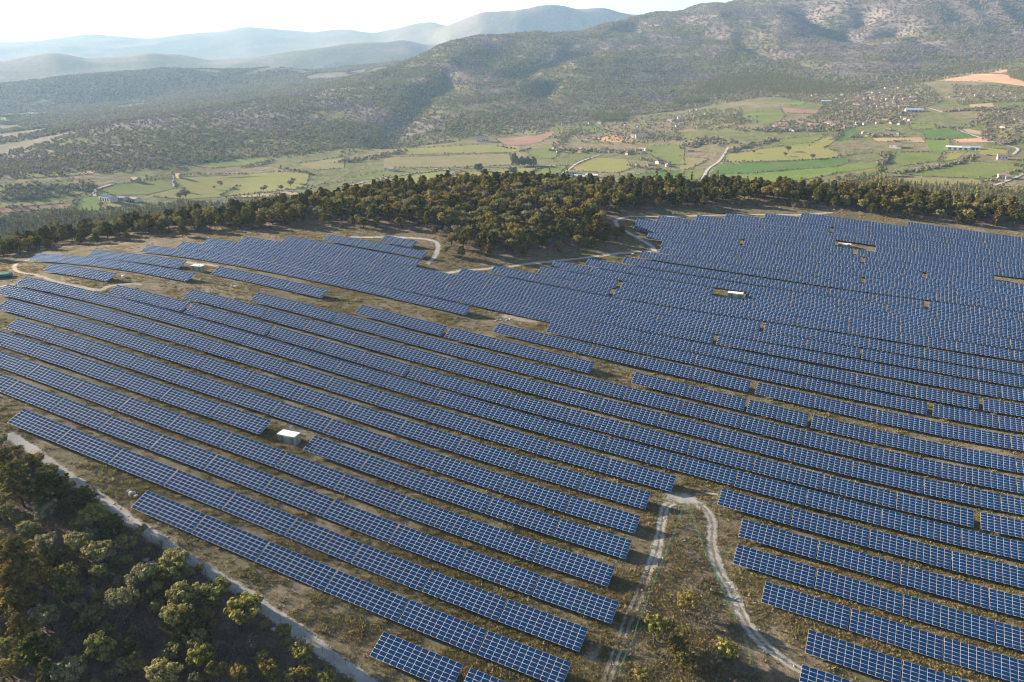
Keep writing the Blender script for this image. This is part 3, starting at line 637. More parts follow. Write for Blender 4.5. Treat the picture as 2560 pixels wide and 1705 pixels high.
# ------------------------------------------------------------------ transformer cabins
def cabin(x, y, rz, L, D, H, label, mast=False, zoff=0.):
    z = float(min(hz(x-L/2, y), hz(x+L/2, y), hz(x, y)))+.12+zoff
    t = empty('transformer_cabin', (x, y, z), (0, 0, rz)); tag(t, label, 'cabin', 'transformer cabins among the solar rows')
    obj('plinth', MB().box((0, 0, -.2), (L+.5, D+.5, .55)).mesh('plinth', [M['concrete']]), t)
    w = MB(); w.box((0, 0, H/2+.05), (L, D, H)); 
    for sx in (-1, 1):
        for sy in (-1, 1): w.box((sx*(L/2), sy*(D/2), H/2+.04), (.16, .16, H-.01))
    obj('wall', w.mesh('cabin_wall', [M['cabin']]), t)
    rf = MB().box((0, 0, H+.13), (L+.42, D+.42, .16)); obj('roof', rf.mesh('cabin_roof', [M['cream']]), t)
    obj('roof_edge', MB().box((0, 0, H+.225), (L+.1, D+.1, .03)).mesh('cabin_roof_top', [M['cream']]), t)
    def door(px, w_, mat, nm='door', face=-1):
        d = obj(nm, MB().box((px, face*(D/2+.02), 1.12), (w_, .05, 2.12)).box((px, face*(D/2+.015), 2.25), (w_+.12, .045, .07)).mesh(nm, [mat]), t)
        if nm == 'door': obj('handle', MB().box((px+w_*.36, face*(D/2+.07), 1.05), (.05, .06, .22)).mesh('handle', [M['steel']]), d)
        lv = MB()
        for k in range(6): lv.box((px, face*(D/2+.055), .35+k*.1), (w_*.7, .02, .045))
        obj('louvre', lv.mesh('louvre', [M['louvre']]), d)
    door(-L*.36, .85, M['door']); door(-L*.22, .75, M['louvre'], 'vent_panel'); door(L*.33, .95, M['door']); door(L*.46-.35, .3, M['louvre'], 'vent_panel')
    obj('sign_plate', MB().box((L*.02, -(D/2+.02), H-.30), (L*.36, .04, .34)).mesh('sign_plate', [M['white']]), t)
    obj('sign_stripe', MB().box((L*.02, -(D/2+.045), H-.42), (L*.34, .012, .06)).mesh('sign_stripe', [M['blueprint']]), t)
    s = MB().box((L/2+.02, 0, 1.15), (.05, 1.0, 2.1)); d = obj('door', s.mesh('side_door', [M['door']]), t)
    lv = MB()
    for k in range(7): lv.box((L/2+.055, 0, .5+k*.12), (.02, .75, .05))
    obj('louvre', lv.mesh('side_louvre', [M['louvre']]), d)
    if mast:
        obj('mast', MB().tube([(-L*.28, D*.2, H+.2), (-L*.28, D*.2, H+2.1)], .05).mesh('mast', [M['steel']]), t)
        obj('antenna', MB().box((-L*.28, D*.2, H+2.05), (.28, .22, .55)).mesh('antenna', [M['louvre']]), t)
        obj('roof_vent', MB().box((L*.22, -D*.1, H+.36), (.5, .5, .28)).mesh('roof_vent', [M['louvre']]), t)
    return t
cabin(-151.6, 175.3, .03, 6.0, 2.9, 2.75, 'grey-green cabin with cream flat roof, set in a gap of the sixth solar row')
cabin(-276.2, 271.2, .02, 5.6, 2.8, 2.6, 'grey-green cabin with cream roof carrying a thin mast, between two pale rows', mast=True)
cabin(-46.6, 370.2, -.02, 6.6, 2.8, 2.6, 'grey cabin sunk in a gap of the dense blue array, pale roof showing')
cabin(-3.2, 478.0, -.04, 6.6, 2.8, 1.7, 'white-roofed low cabin in a small gap near the back of the array', zoff=-.3)

# ------------------------------------------------------------------ fences
def fence(px, label, post_h=1.9, gap=3.4, wires=9, mat='fence', plan=None, rad=.011, braces=True):
    P = np.array([gp(*p)[:2] for p in px]); C = catmull(P, .5); s = np.concatenate([[0], np.cumsum(np.linalg.norm(np.diff(C, axis=0), axis=1))])
    q = np.arange(0, s[-1], gap); X = np.interp(q, s, C[:, 0]); Y = np.interp(q, s, C[:, 1]); Z = hz(X, Y)
    t = empty('wire_fence', (X[0], Y[0], Z[0])); tag(t, label, 'fence')
    pm = MB().tube([(0, 0, -.4), (0, 0, post_h)], .035, 6).box((0, 0, post_h+.02), (.09, .09, .05)).mesh('fence_post', [M['post']])
    for i in range(len(q)):
        o = obj('post', pm, t, (X[i]-X[0], Y[i]-Y[0], Z[i]-Z[0]), (random.uniform(-.03, .03), random.uniform(-.03, .03), 0))
        if braces and i % 8 == 4 and i+1 < len(q):
            d = Vector((X[i+1]-X[i], Y[i+1]-Y[i], 0)).normalized()
            obj('brace', MB().tube([tuple(d*.9+Vector((0, 0, -.1))), (0, 0, post_h*.85)], .03, 5).mesh('brace', [M['post']]), o)
    w = MB()
    for i in range(len(q)-1):
        a = Vector((X[i]-X[0], Y[i]-Y[0], Z[i]-Z[0])); b = Vector((X[i+1]-X[0], Y[i+1]-Y[0], Z[i+1]-Z[0]))
        for k in range(wires):
            h = .06+(post_h-.1)*k/(wires-1); w.tube([a+Vector((0, 0, h)), b+Vector((0, 0, h))], rad, 3, 0, False)
        n = 9
        for k in range(1, n):
            p = a.lerp(b, k/n); w.tube([p+Vector((0, 0, .05)), p+Vector((0, 0, post_h-.05))], rad*.8, 3, 0, False)
    obj('wire_mesh', w.mesh('wire_mesh', [M[mat]]), t); return t
fence([(62, 1138), (106, 1172), (150, 1210), (252, 1268), (292, 1300), (330, 1322), (372, 1348), (413, 1374), (471, 1404), (511, 1440), (552, 1465), (595, 1494), (647, 1524), (687, 1548), (731, 1574), (782, 1615), (833, 1648), (870, 1672)], 'thin dark wire fence between the gravel track and the woodland', mat='post', rad=.006)
fence(S1(1460, 1190, 2.692, [(678, 210), (645, 290), (603, 410), (562, 510), (520, 612), (472, 750)]) + S1(1400, 1380, 2.4036, [(600, 115), (562, 205), (512, 345), (462, 465), (432, 565), (392, 645), (345, 785)]), 'green wire mesh fence beside the left branch of the forked track', wires=10, rad=.005, braces=False)
fence(S1(1460, 1190, 2.692, [(690, 225), (740, 320), (777, 440), (820, 550), (870, 650), (920, 770)]) + S1(1400, 1380, 2.4036, [(930, 140), (982, 270), (1042, 390), (1082, 490), (1122, 590), (1162, 700), (1182, 770)]), 'green wire mesh fence beside the right branch of the forked track', wires=10, rad=.005, braces=False)

# ------------------------------------------------------------------ small things
def rock(uv, size, seed, label, group='pale rocks lying in the grass', flat=.6, plan=None):
    c = gp(*uv) if plan is None else np.array([*plan, float(hz(*plan))])
    r = np.random.default_rng(seed); import bmesh
    bm = bmesh.new(); bmesh.ops.create_icosphere(bm, subdivisions=2, radius=1)
    d = r.normal(size=(7, 3)); d /= np.linalg.norm(d, axis=1)[:, None]
    for v in bm.verts:
        p = np.array(v.co); 
        for q in d:
            k = p @ q
            if k > .62: p = p - q*(k-.62)
        v.co = Vector(p*np.array([size*1.2, size*.9, size*flat]))
    me = bpy.data.meshes.new('rock'); bm.to_mesh(me); bm.free(); me.materials.append(M['rock'])
    return tag(obj('rock', me, None, (c[0], c[1], c[2]+size*flat*.35), (0, 0, r.random()*6)), label, 'rock', group)
for k, (a, b, s) in enumerate([(880, 262, .75), (905, 275, 1.0), (932, 290, .7), (890, 285, .5), (915, 262, .45)]):
    rock(S1(0, 1135, 2.738, [(a, b)])[0], s, 20+k, 'pale limestone rock in a heap at the uphill end of the second solar row', 'rock heap by the second row')
for k, (a, b, s) in enumerate([(1005, 735, .8), (1030, 748, .6), (1050, 742, .5)]):
    rock(S1(0, 1135, 2.738, [(a, b)])[0], s, 40+k, 'grey rock on the woodland floor among the oaks', 'rocks on the woodland floor')
for k, (a, b, s) in enumerate([(1500, 705, .55), (1585, 428, .6), (1610, 432, .9), (1630, 430, .6), (850, 490, .35), (1080, 655, .5)]):
    rock(S1(0, 560, 2.738, [(a, b)])[0], s, 60+k, 'pale boulder on the dry strip below the cabin with a mast', 'boulders on the dry strip')
for k in range(7):
    rock((1238+k*6+random.uniform(-3, 3), 800+random.uniform(-4, 4)), random.uniform(.25, .6), 80+k, 'pinkish rubble stone on the sandy strip between solar rows', 'rubble on the sandy strip')
for k, (u, v, s) in enumerate([(1583, 636, .9), (1596, 638, .6), (2085, 524, .6), (2105, 526, .8), (2125, 528, .5), (2150, 530, .7), (1950, 520, .5)]):
    rock((u, v), s, 100+k, 'pale rock at the edge of the track behind the array' if k > 1 else 'sandy block at the end of the track by the pine wood', 'rocks along the far track' if k > 1 else 'sandy blocks by the track')
rock(S1(0, 1135, 2.738, [(1872, 1212)])[0], .75, 120, 'white bag beside yellow-green oak near the fence', None)  # a white bag, built with the rock shape
# the flexible green water tank at the left edge
c0 = np.array([-347.0, 224.5]); c1 = np.array([-338.6, 231.6]); L_ = 17.0; ax = math.atan2(c1[1]-c0[1], c1[0]-c0[0])
V = []; F = []; n1, n2 = 36, 20
for i in range(n1):
    a = 2*math.pi*i/n1
    for j in range(n2):
        f = j/(n2-1); e = .42
        cx_ = np.sign(math.cos(a))*abs(math.cos(a))**e; sy_ = np.sign(math.sin(a))*abs(math.sin(a))**e
        prof = (1-abs(2*f-1)**3.2); zz = 1.55*f; sc = .90+.10*math.sin(math.pi*f)-.12*max(0, f-.6)
        V.append((cx_*L_/2*sc, sy_*3.2*sc, zz + .04*math.sin(cx_*9)))
for i in range(n1):
    for j in range(n2-1): F.append((i*n2+j, ((i+1) % n1)*n2+j, ((i+1) % n1)*n2+j+1, i*n2+j+1))
F.append(tuple(i*n2+n2-1 for i in range(n1)))
mid = np.array([-349.5, 222.8]); tk = empty('water_tank', (mid[0], mid[1], float(hz(*mid))-.15), (0, 0, ax)); tag(tk, 'long green flexible water tank lying beside the winding gravel track', 'water tank')
obj('bladder', mesh('bladder', V, F, [M['green']], None, True), tk)
obj('valve', MB().tube([(L_/2-.6, 1.5, 1.4), (L_/2-.6, 1.5, 1.75)], .16, 10).mesh('valve', [M['louvre']]), tk)
p = gp(30, 706); ps = empty('marker_post', tuple(p)); tag(ps, 'short wooden post with white sign standing before the green tank', 'post')
obj('post', MB().tube([(0, 0, -.2), (0, 0, 1.5)], .07).mesh('marker', [M['wood']]), ps); obj('sign', MB().box((0, -.09, 1.25), (.5, .03, .6)).mesh('marker_sign', [M['white']]), ps)
p = gp(309.5, 694); bx = empty('white_box', tuple(p)); tag(bx, 'small round white tank on dry grass below the five-table row', 'tank')
obj('body', MB().tube([(0, 0, 0), (0, 0, 1.0), (0, 0, 1.1)], [.8, .8, .6], 16).mesh('tank_body', [M['white']]), bx); obj('lid', MB().tube([(0, 0, 1.1), (0, 0, 1.22)], .3, 12).mesh('tank_lid', [M['concrete']]), bx)
p = gp(1682, 536); bx = empty('white_marker', tuple(p)); tag(bx, 'small white marker box beside the track behind the array', 'marker')
obj('body', MB().box((0, 0, .6), (.9, .7, 1.2)).mesh('marker_box', [M['white']]), bx); obj('cap', MB().box((0, 0, 1.24), (1.0, .8, .08)).mesh('marker_cap', [M['concrete']]), bx)
# ------------------------------------------------------------------ trees
def leaf_quads(C, S, N, r):
    """quads of half-size S at C facing roughly N"""
    n = len(C); N = N/(np.linalg.norm(N, axis=1)[:, None]+1e-9)
    a = np.cross(N, r.normal(size=(n, 3))); a /= np.linalg.norm(a, axis=1)[:, None]+1e-9; b = np.cross(N, a)
    a *= S[:, None]; b *= (S*r.uniform(.55, 1., n))[:, None]
    V = np.stack([C-a-b*.6, C+a*.5-b, C+a+b*.6, C-a*.5+b], 1).reshape(-1, 3)
    return V, np.arange(n*4).reshape(n, 4)
def crown_mesh(name, C, S, N, tint, mat, r):
    V, F = leaf_quads(C, S, N, r); me = mesh(name, V, F, [mat])
    a = me.attributes.new('tint', 'FLOAT', 'FACE'); a.data.foreach_set('value', np.asarray(tint, np.float32)); return me
def oak(seed, W, H, mat, nclump=26, per=40, leaf=.24, bark='bark', airy=1.0):
    r = np.random.default_rng(seed); base = H*.30
    k = nclump; d = r.normal(size=(k, 3)); d /= np.linalg.norm(d, axis=1)[:, None]; d[:, 2] = d[:, 2]*.75+.12
    rad = r.uniform(.25, 1.08, k)**.55; lop = np.array([r.uniform(-.18, .18)*W, r.uniform(-.18, .18)*W, 0])
    cc = d*rad[:, None]*np.array([W*.40, W*.40, H*.36]) + np.array([0, 0, base+H*.34]) + lop*(d[:, 2:3]+.5)
    cr = r.uniform(.065, .135, k)*W
    C = []; N = []; T = []
    for i in range(k):
        q = r.normal(size=(per, 3)); q /= np.linalg.norm(q, axis=1)[:, None]; rr = r.uniform(.35, 1.08, per)**.5
        C.append(cc[i]+q*(rr*cr[i])[:, None]*np.array([1, 1, .78])); N.append(q*1.3+r.normal(size=(per, 3))*.42+np.array([0, 0, .25]))
        T.append(np.clip(r.normal(.5+r.uniform(-.22, .22), .16, per), 0, 1))
    C = np.concatenate(C); N = np.concatenate(N); T = np.concatenate(T)
    cm = crown_mesh('crown', C, r.uniform(.6, 1.25, len(C))*leaf, N, T, M[mat], r)
    tb = MB(); lean = Vector((lop[0]*.5, lop[1]*.5, 0)); tr = .022*H+.05
    tb.tube([(0, 0, -.5), (lean.x*.3, lean.y*.3, base*.6), (lean.x, lean.y, base*1.5), (lean.x*1.3, lean.y*1.3, H*.62)], [tr*1.3, tr, tr*.7, tr*.25], 7)
    for i in r.choice(k, min(k, 9), replace=False):
        h = r.uniform(.7, 1.6)*base; s = Vector((lean.x*h/(base*1.5), lean.y*h/(base*1.5), h)); e_ = Vector(cc[i]); m_ = s.lerp(e_, .5)+Vector((0, 0, -.1*H*.3))
        tb.tube([s, m_, e_], [tr*.45, tr*.28, tr*.08], 5)
    return cm, tb.mesh('trunk', [M[bark]])
def pine(seed, W, H, mat='pine', leaf=.26, round_=.6):
    r = np.random.default_rng(seed); C = []; N = []; T = []; tb = MB(); tr = .016*H+.06
    bend = Vector((r.uniform(-.03, .03)*H, r.uniform(-.03, .03)*H, 0))
    tb.tube([(0, 0, -.5), (bend.x*.4, bend.y*.4, H*.4), (bend.x, bend.y, H*.95)], [tr*1.25, tr*.8, tr*.12], 7)
    z = H*r.uniform(.22, .34); z0 = z
    while z < H*.99:
        f = (z-z0)/(H-z0); R = W/2*((1-f)**round_)*(.72+.28*min(1, f*6+.3)); nb = int(r.integers(4, 7)); a0 = r.random()*6.28
        for b in range(nb):
            a = a0+b*6.28/nb+r.uniform(-.35, .35); L = R*r.uniform(.55, 1.12)
            if r.random() < .08: continue
            tip = np.array([math.cos(a)*L, math.sin(a)*L, z+L*r.uniform(.05, .30)]); root = np.array([bend.x*z/H, bend.y*z/H, z])
            if b % 2 == 0: tb.tube([root, (root+tip)/2+np.array([0, 0, .05]), tip], [tr*.3, tr*.2, tr*.06], 4, 0, False)
            sh = r.uniform(-.2, .2)
            for g in (.42, .68, .98):
                if L < .5 and g < .6: continue
                c = root+(tip-root)*g; n = 13; q = r.normal(size=(n, 3)); q /= np.linalg.norm(q, axis=1)[:, None]
                C.append(c+q*r.uniform(.3, 1, n)[:, None]*np.array([.62, .62, .34])*(.35+.14*R)); N.append(q*.5+r.normal(size=(n, 3))*.5+np.array([0, 0, .7])); T.append(np.clip(r.normal(.5+sh, .15, n), 0, 1))
        z += H*r.uniform(.045, .075)
    C = np.concatenate(C); N = np.concatenate(N); T = np.concatenate(T)
    return crown_mesh('crown', C, r.uniform(.6, 1.2, len(C))*leaf*(.7+W*.06), N, T, M[mat], r), tb.mesh('trunk', [M['bark']])
def bare(seed, W, H):
    r = np.random.default_rng(seed); tb = MB(); tr = .03*H; C = []; N = []; T = []
    for k in range(11):
        a = r.random()*6.28; el = r.uniform(.5, 1.35); L = H*r.uniform(.65, 1.0); e_ = np.array([math.cos(a)*math.cos(el)*W*.5, math.sin(a)*math.cos(el)*W*.5, math.sin(el)*L])
        tb.tube([(0, 0, -.3), e_*.5+np.array([0, 0, .1]), e_], [tr*.6, tr*.35, tr*.08], 4, 0, False)
        n = 46; f = r.uniform(.35, 1.08, n)[:, None]; C.append(e_*f+r.normal(size=(n, 3))*.16*W*.5); N.append(r.normal(size=(n, 3))); T.append(r.random(n))
    C = np.concatenate(C)
    return crown_mesh('crown', C, r.uniform(.04, .10, len(C))*2, np.concatenate(N), np.concatenate(T), M['twig'], r), tb.mesh('trunk', [M['bark_pale']])

KIND = {}
KIND['oak'] = [oak(100+i, 7.0, 6.4, 'oak', 44+i % 3*8) for i in range(6)]
KIND['oakd'] = [oak(120+i, 7.4, 7.6, 'oak_dull', 46+i % 3*8) for i in range(6)]
KIND['bright'] = [oak(140+i, 6.2, 6.8, 'broom', 42, 40, .22) for i in range(3)]
KIND['pine'] = [pine(160+i, 6.8, 9.6, 'pine', .30, .38+.10*(i % 3)) for i in range(7)]
KIND['pineround'] = [pine(180+i, 7.6, 8.2, 'pine', .29, .42) for i in range(4)]
KIND['bare'] = [bare(200+i, 5.5, 4.6) for i in range(4)]
BASEH = {'oak': 6.4, 'oakd': 7.6, 'bright': 6.8, 'pine': 9.6, 'pineround': 8.2, 'bare': 4.6}
BASEW = {'oak': 7.0, 'oakd': 7.4, 'bright': 6.2, 'pine': 6.8, 'pineround': 7.6, 'bare': 5.5}
NAMES = {'oak': 'oak_tree', 'oakd': 'oak_tree', 'bright': 'oak_tree', 'pine': 'pine_tree', 'pineround': 'pine_tree', 'bare': 'bare_shrub'}
def tree(kind, x, y, z, w, h, label, group, cat='tree', name=None):
    cm, tm = random.choice(KIND[kind])
    t = empty(name or NAMES[kind], (x, y, z), (random.uniform(-.05, .05), random.uniform(-.05, .05), random.uniform(0, 6.28)))
    t.scale = (w, w, h); tag(t, label, cat, group)
    obj('trunk', tm, t); obj('crown', cm, t); return t
def poisson(poly, d, r, seed, extra=None):
    P = np.asarray(poly); lo, hi = P.min(0), P.max(0); g = np.random.default_rng(seed); n = int((hi-lo).prod()/(d*d)*5)
    X = g.uniform(lo, hi, (n, 2)); X = X[inpoly(X[:, 0], X[:, 1], P)]; keep = []; cell = {}
    for p in X:
        c = (int(p[0]//d), int(p[1]//d)); ok = True
        for i in (-1, 0, 1):
            for j in (-1, 0, 1):
                for q in cell.get((c[0]+i, c[1]+j), ()):
                    if (p[0]-q[0])**2+(p[1]-q[1])**2 < d*d: ok = False
        if ok: cell.setdefault(c, []).append(p); keep.append(p)
    return np.array(keep)
def to_px(x, y, z):
    P = np.stack([x, y, np.asarray(z)-CAMZ], -1) @ CM.T; return CX+FPX*P[..., 0]/P[..., 2], CY-FPX*P[..., 1]/P[..., 2], P[..., 2]
# the woodland in the lower left corner (crown centre and width, read off the photograph)
WOOD = [(120, 190, 200, 'pine'), (340, 235, 250, 'pineround'), (60, 240, 110, 'oakd'), (575, 300, 170, 'pineround'), (290, 395, 160, 'oak'), (40, 390, 120, 'oak'), (650, 420, 170, 'bright'), (550, 470, 130, 'oak'), (215, 510, 140, 'oak'),
        (110, 590, 150, 'bare'), (160, 600, 90, 'oak'), (330, 610, 170, 'oak'), (560, 610, 160, 'oak'), (710, 660, 190, 'oak'), (880, 610, 150, 'oak'), (960, 530, 85, 'oak'), (100, 740, 260, 'pineround'), (90, 880, 230, 'pineround'), (330, 720, 140, 'oakd'), (680, 805, 125, 'oak'),
        (875, 730, 90, 'oak'), (1150, 760, 190, 'oak'), (1240, 800, 170, 'oak'), (940, 850, 200, 'oak'), (430, 850, 170, 'oakd'), (440, 950, 150, 'oakd'), (60, 1030, 200, 'pineround'), (340, 1110, 170, 'oak'), (850, 1000, 200, 'oak'), (860, 1090, 160, 'bare'), (1040, 940, 110, 'oak'),
        (1300, 1000, 200, 'oak'), (1430, 960, 210, 'oak'), (1230, 1110, 210, 'oak'), (1290, 1180, 200, 'pineround'), (1670, 1110, 240, 'bright'), (1940, 1220, 110, 'bright'), (2080, 1360, 170, 'bright'), (700, 1350, 180, 'oak'), (890, 1330, 85, 'pine'), (240, 1340, 220, 'pineround'),
        (1150, 1370, 130, 'oak'), (1320, 1290, 150, 'oak'), (1370, 1410, 170, 'bright'), (1140, 1500, 220, 'oak'), (500, 1500, 180, 'oak'), (80, 1480, 150, 'oakd'), (1650, 1500, 130, 'oakd'), (1840, 1460, 150, 'oakd'), (2240, 1530, 120, 'bright'), (1990, 1540, 90, 'oak'),
        (640, 1130, 150, 'oakd'), (740, 1210, 140, 'oakd'), (790, 500, 150, 'pineround'), (30, 1330, 110, 'bright'), (1060, 1050, 110, 'oak'), (200, 70, 130, 'pineround'), (30, 60, 140, 'pine'), (60, 150, 120, 'oakd'), (240, 1200, 120, 'oakd'), (500, 1350, 120, 'bare'), (1000, 1250, 130, 'bare'), (1730, 1310, 140, 'bare'),
        (600, 950, 110, 'bare'), (480, 1100, 110, 'bare'), (1500, 1330, 110, 'bare'), (420, 1250, 100, 'bare'), (930, 1450, 120, 'oakd'), (1500, 1480, 140, 'oakd'), (320, 1520, 140, 'pine'), (1100, 620, 70, 'bare'), (1200, 950, 90, 'oak'), (1560, 1230, 90, 'bare'), (2120, 1500, 80, 'oakd'), (780, 1480, 110, 'bare'), (640, 560, 100, 'oak'), (140, 1180, 150, 'pineround'), (1430, 1180, 120, 'oakd')]
WL = {'oak': 'pale olive oak in young leaf in the woodland below the gravel track', 'oakd': 'dull olive oak in the woodland below the gravel track', 'bright': 'bright yellow-green oak in the woodland below the gravel track',
      'pine': 'tall dark pine in the woodland below the gravel track', 'pineround': 'broad dark green pine in the woodland below the gravel track', 'bare': 'leafless grey shrub on the woodland floor below the gravel track'}
for a, b, w, kd in WOOD:
    u, v = S1(0, 1135, 2.738, [(a, b)])[0]; c = gp(u, v, 2.6)
    rr = math.dist(c, (0, 0, CAMZ)); wm = w/2.738*rr/FPX*1.02; sw = wm/BASEW[kd]
    hgt = {'pine': 1.35, 'pineround': .95, 'bare': .75}.get(kd, .84)*wm+.8; sh = hgt/BASEH[kd]
    c = gp(u, v, hgt*.56)
    dt = float(np.min(np.hypot(TRACKS[0][0][:, 0]-c[0], TRACKS[0][0][:, 1]-c[1])))
    WLk = WL[kd].replace('in young leaf ', '')
    lab = ('small ' if w < 115 else 'large ' if w > 185 else '')+WLk.replace('below the gravel track', 'hugging the fence of the gravel track' if dt < 8 else 'a few steps below the gravel track' if dt < 18 else 'well below the gravel track' if dt < 32 else 'deep below the gravel track')
    tree(kd, c[0], c[1], c[2], sw*random.uniform(.95, 1.05), sh*random.uniform(.92, 1.1), lab, {'bare': 'bare shrubs in the woodland'}.get(kd, 'woodland trees below the gravel track'), 'shrub' if kd == 'bare' else 'tree')
# more scrub filling the woodland between the larger trees
have = [S1(0, 1135, 2.738, [(a, b)])[0]+(w/2.738,) for a, b, w, kd in WOOD]; nfill = 0
for x, y in poisson(WOOD_POLY, 4.3, None, 21):
    z = float(hz(x, y)); u, v, _ = to_px(np.array(x), np.array(y), z+1.5)
    if not (-60 < u < 1000 and v < 1760): continue
    if any(math.hypot(u-a, (v-b)*1.3) < w*.36 for a, b, w in have): continue
    kd = random.choices(('oak', 'oakd', 'bare', 'pineround'), (.40, .30, .22, .08))[0]; wm = random.uniform(2.4, 4.6); nfill += 1
    dt = float(np.min(np.hypot(TRACKS[0][0][:, 0]-x, TRACKS[0][0][:, 1]-y)))
    tree(kd, x, y, z, wm/BASEW[kd], wm*random.uniform(.75, 1.05)/BASEH[kd], {'oak': 'low pale oak bush', 'oakd': 'low olive oak bush', 'bare': 'leafless grey bush', 'pineround': 'low dark pine bush'}[kd]+' filling a gap in the woodland, '+('near the fence' if dt < 10 else 'midway from the fence' if dt < 26 else 'far from the fence'), 'low bushes filling the woodland', 'shrub', {'bare': 'bare_shrub', 'pineround': 'pine_bush'}.get(kd, 'oak_bush'))
print('fill', nfill)
# trees in the wedge between the two branches of the forked track
for (u, v, wd, ht, kd, lb) in [(1635, 1612, 5.6, 8.4, 'bright', 'tall yellow-green tree with bare lower trunk between the two track branches'), (1658, 1600, 4.4, 6.0, 'oakd', 'dark olive tree leaning behind the tall yellow-green one between the track branches'),
                               (1712, 1534, 5.4, 5.6, 'oakd', 'dull olive tree with a pale leaning trunk between the two track branches'), (1694, 1638, 5.6, 4.6, 'pineround', 'dark low pine bush between the two track branches'), (1812, 1652, 6.4, 5.0, 'bright', 'low spreading yellow-green bush by the right-hand green fence'),
                               (1783, 1668, 3.4, 3.6, 'oak', 'pale small oak beside the spreading yellow-green bush'), (1605, 1706, 5.0, 4.4, 'oakd', 'olive bush at the bottom of the wedge beside the left-hand green fence'), (1702, 1672, 4.0, 3.6, 'pineround', 'small dark pine below the low pine bush in the wedge'),
                               (1776, 1575, 5.2, 4.4, 'bare', 'leafless grey shrub by the right-hand green fence'), (1755, 1452, 2.6, 2.0, 'bare', 'dead pale branches lying in the grass of the wedge'), (1728, 1400, 2.4, 2.4, 'bare', 'small leafless bush near the head of the track fork'), (1768, 1480, 1.6, 2.0, 'oak', 'tiny pale sapling by the right-hand green fence')]:
    c = gp(u, v); tree(kd, c[0], c[1], c[2], wd/BASEW[kd], ht/BASEH[kd], lb, None, 'shrub' if kd == 'bare' else 'tree')
# the pine and oak wood along the back rim of the hilltop
RT = poisson(RIDGE_POLY, 5.9, None, 5)
rz = hz(RT[:, 0], RT[:, 1]); ru, rv, rdep = to_px(RT[:, 0], RT[:, 1], rz)
# distance behind the front edge decides who is seen
def edge_d(x, y, E):
    d = np.full(x.shape, 1e9)
    for a, b in zip(E[:-1], E[1:]):
        e_ = b-a; t = np.clip(((x-a[0])*e_[0]+(y-a[1])*e_[1])/(e_@e_+1e-9), 0, 1); d = np.minimum(d, np.hypot(x-a[0]-t*e_[0], y-a[1]-t*e_[1]))
    return d
fd = edge_d(RT[:, 0], RT[:, 1], FRONT); rim_d = rim_dist(RT[:, 0], RT[:, 1])
keepm = (ru > -150) & (ru < 2720) & (rng.random(len(RT)) < np.where(fd < 9, .5, .95))
RT, rz, ru, rv, fd, rim_d = (q[keepm] for q in (RT, rz, ru, rv, fd, rim_d))
prob_oak = np.clip(np.exp(-((ru-1130)/330)**2)*.95*np.clip((fd-14)/14, 0, 1)*np.clip(1.0-(rim_d+18)/22, 0, 1)+.34+.2*(ru < 90)+.25*np.exp(-((ru-930)/110)**2)*(fd < 22), 0, .92)
isoak = rng.random(len(RT)) < prob_oak
seen = np.where(fd < 26, 0, 1)+np.where(rim_d > 14, 2, 0)+rng.random(len(RT))*.5
forest_stuff = {'pine': [], 'oakd': []}; cnt = {'pine': 0, 'oakd': 0, 'bare': 0}
for i in np.argsort(seen):
    x, y = RT[i]; kd = 'oakd' if isoak[i] else 'pine'
    if kd == 'oakd' and fd[i] < 8 and rng.random() < .5: kd2 = 'bare'
    elif kd == 'oakd' and rng.random() < .45: kd2 = 'oak'
    elif kd == 'pine' and rng.random() < .6: kd2 = 'pineround'
    else: kd2 = kd
    s = random.uniform(.88, 1.28)*(.98 if kd == 'pine' else 1.05); hgt = s*random.uniform(.9, 1.12)
    if fd[i] < 9: s *= .78; hgt *= .72
    if cnt[kd] < (285 if kd == 'pine' else 215):
        cnt[kd] += 1
        zone = 'by the green tank' if ru[i] < 330 else 'behind the uphill rows' if ru[i] < 1060 else 'in the wood jutting into the array' if (ru[i] < 1600 and rv[i] > 560) else 'along the back of the big array' if ru[i] > 1500 else 'on the crest behind the jutting wood'
        lab = {'pine': f'dark green pine tree {zone}', 'pineround': f'broad-crowned dark pine {zone}', 'oakd': f'olive-brown oak tree {zone}', 'oak': f'pale yellow-green oak {zone}', 'bare': f'small leafless grey tree {zone}'}[kd2]
        lab = ('short ' if hgt < .78 else 'tall ' if hgt > 1.02 else '')+lab+(', at the clearing edge' if fd[i] < 9 else ', in the front ranks' if fd[i] < 18 else ', farther back' if fd[i] < 40 else ', on the rim')
        tree(kd2, x, y, rz[i]-.1, s, hgt, lab, f'ridge trees {zone}')
    else: forest_stuff[kd].append((x, y, rz[i]-.1, s, hgt))

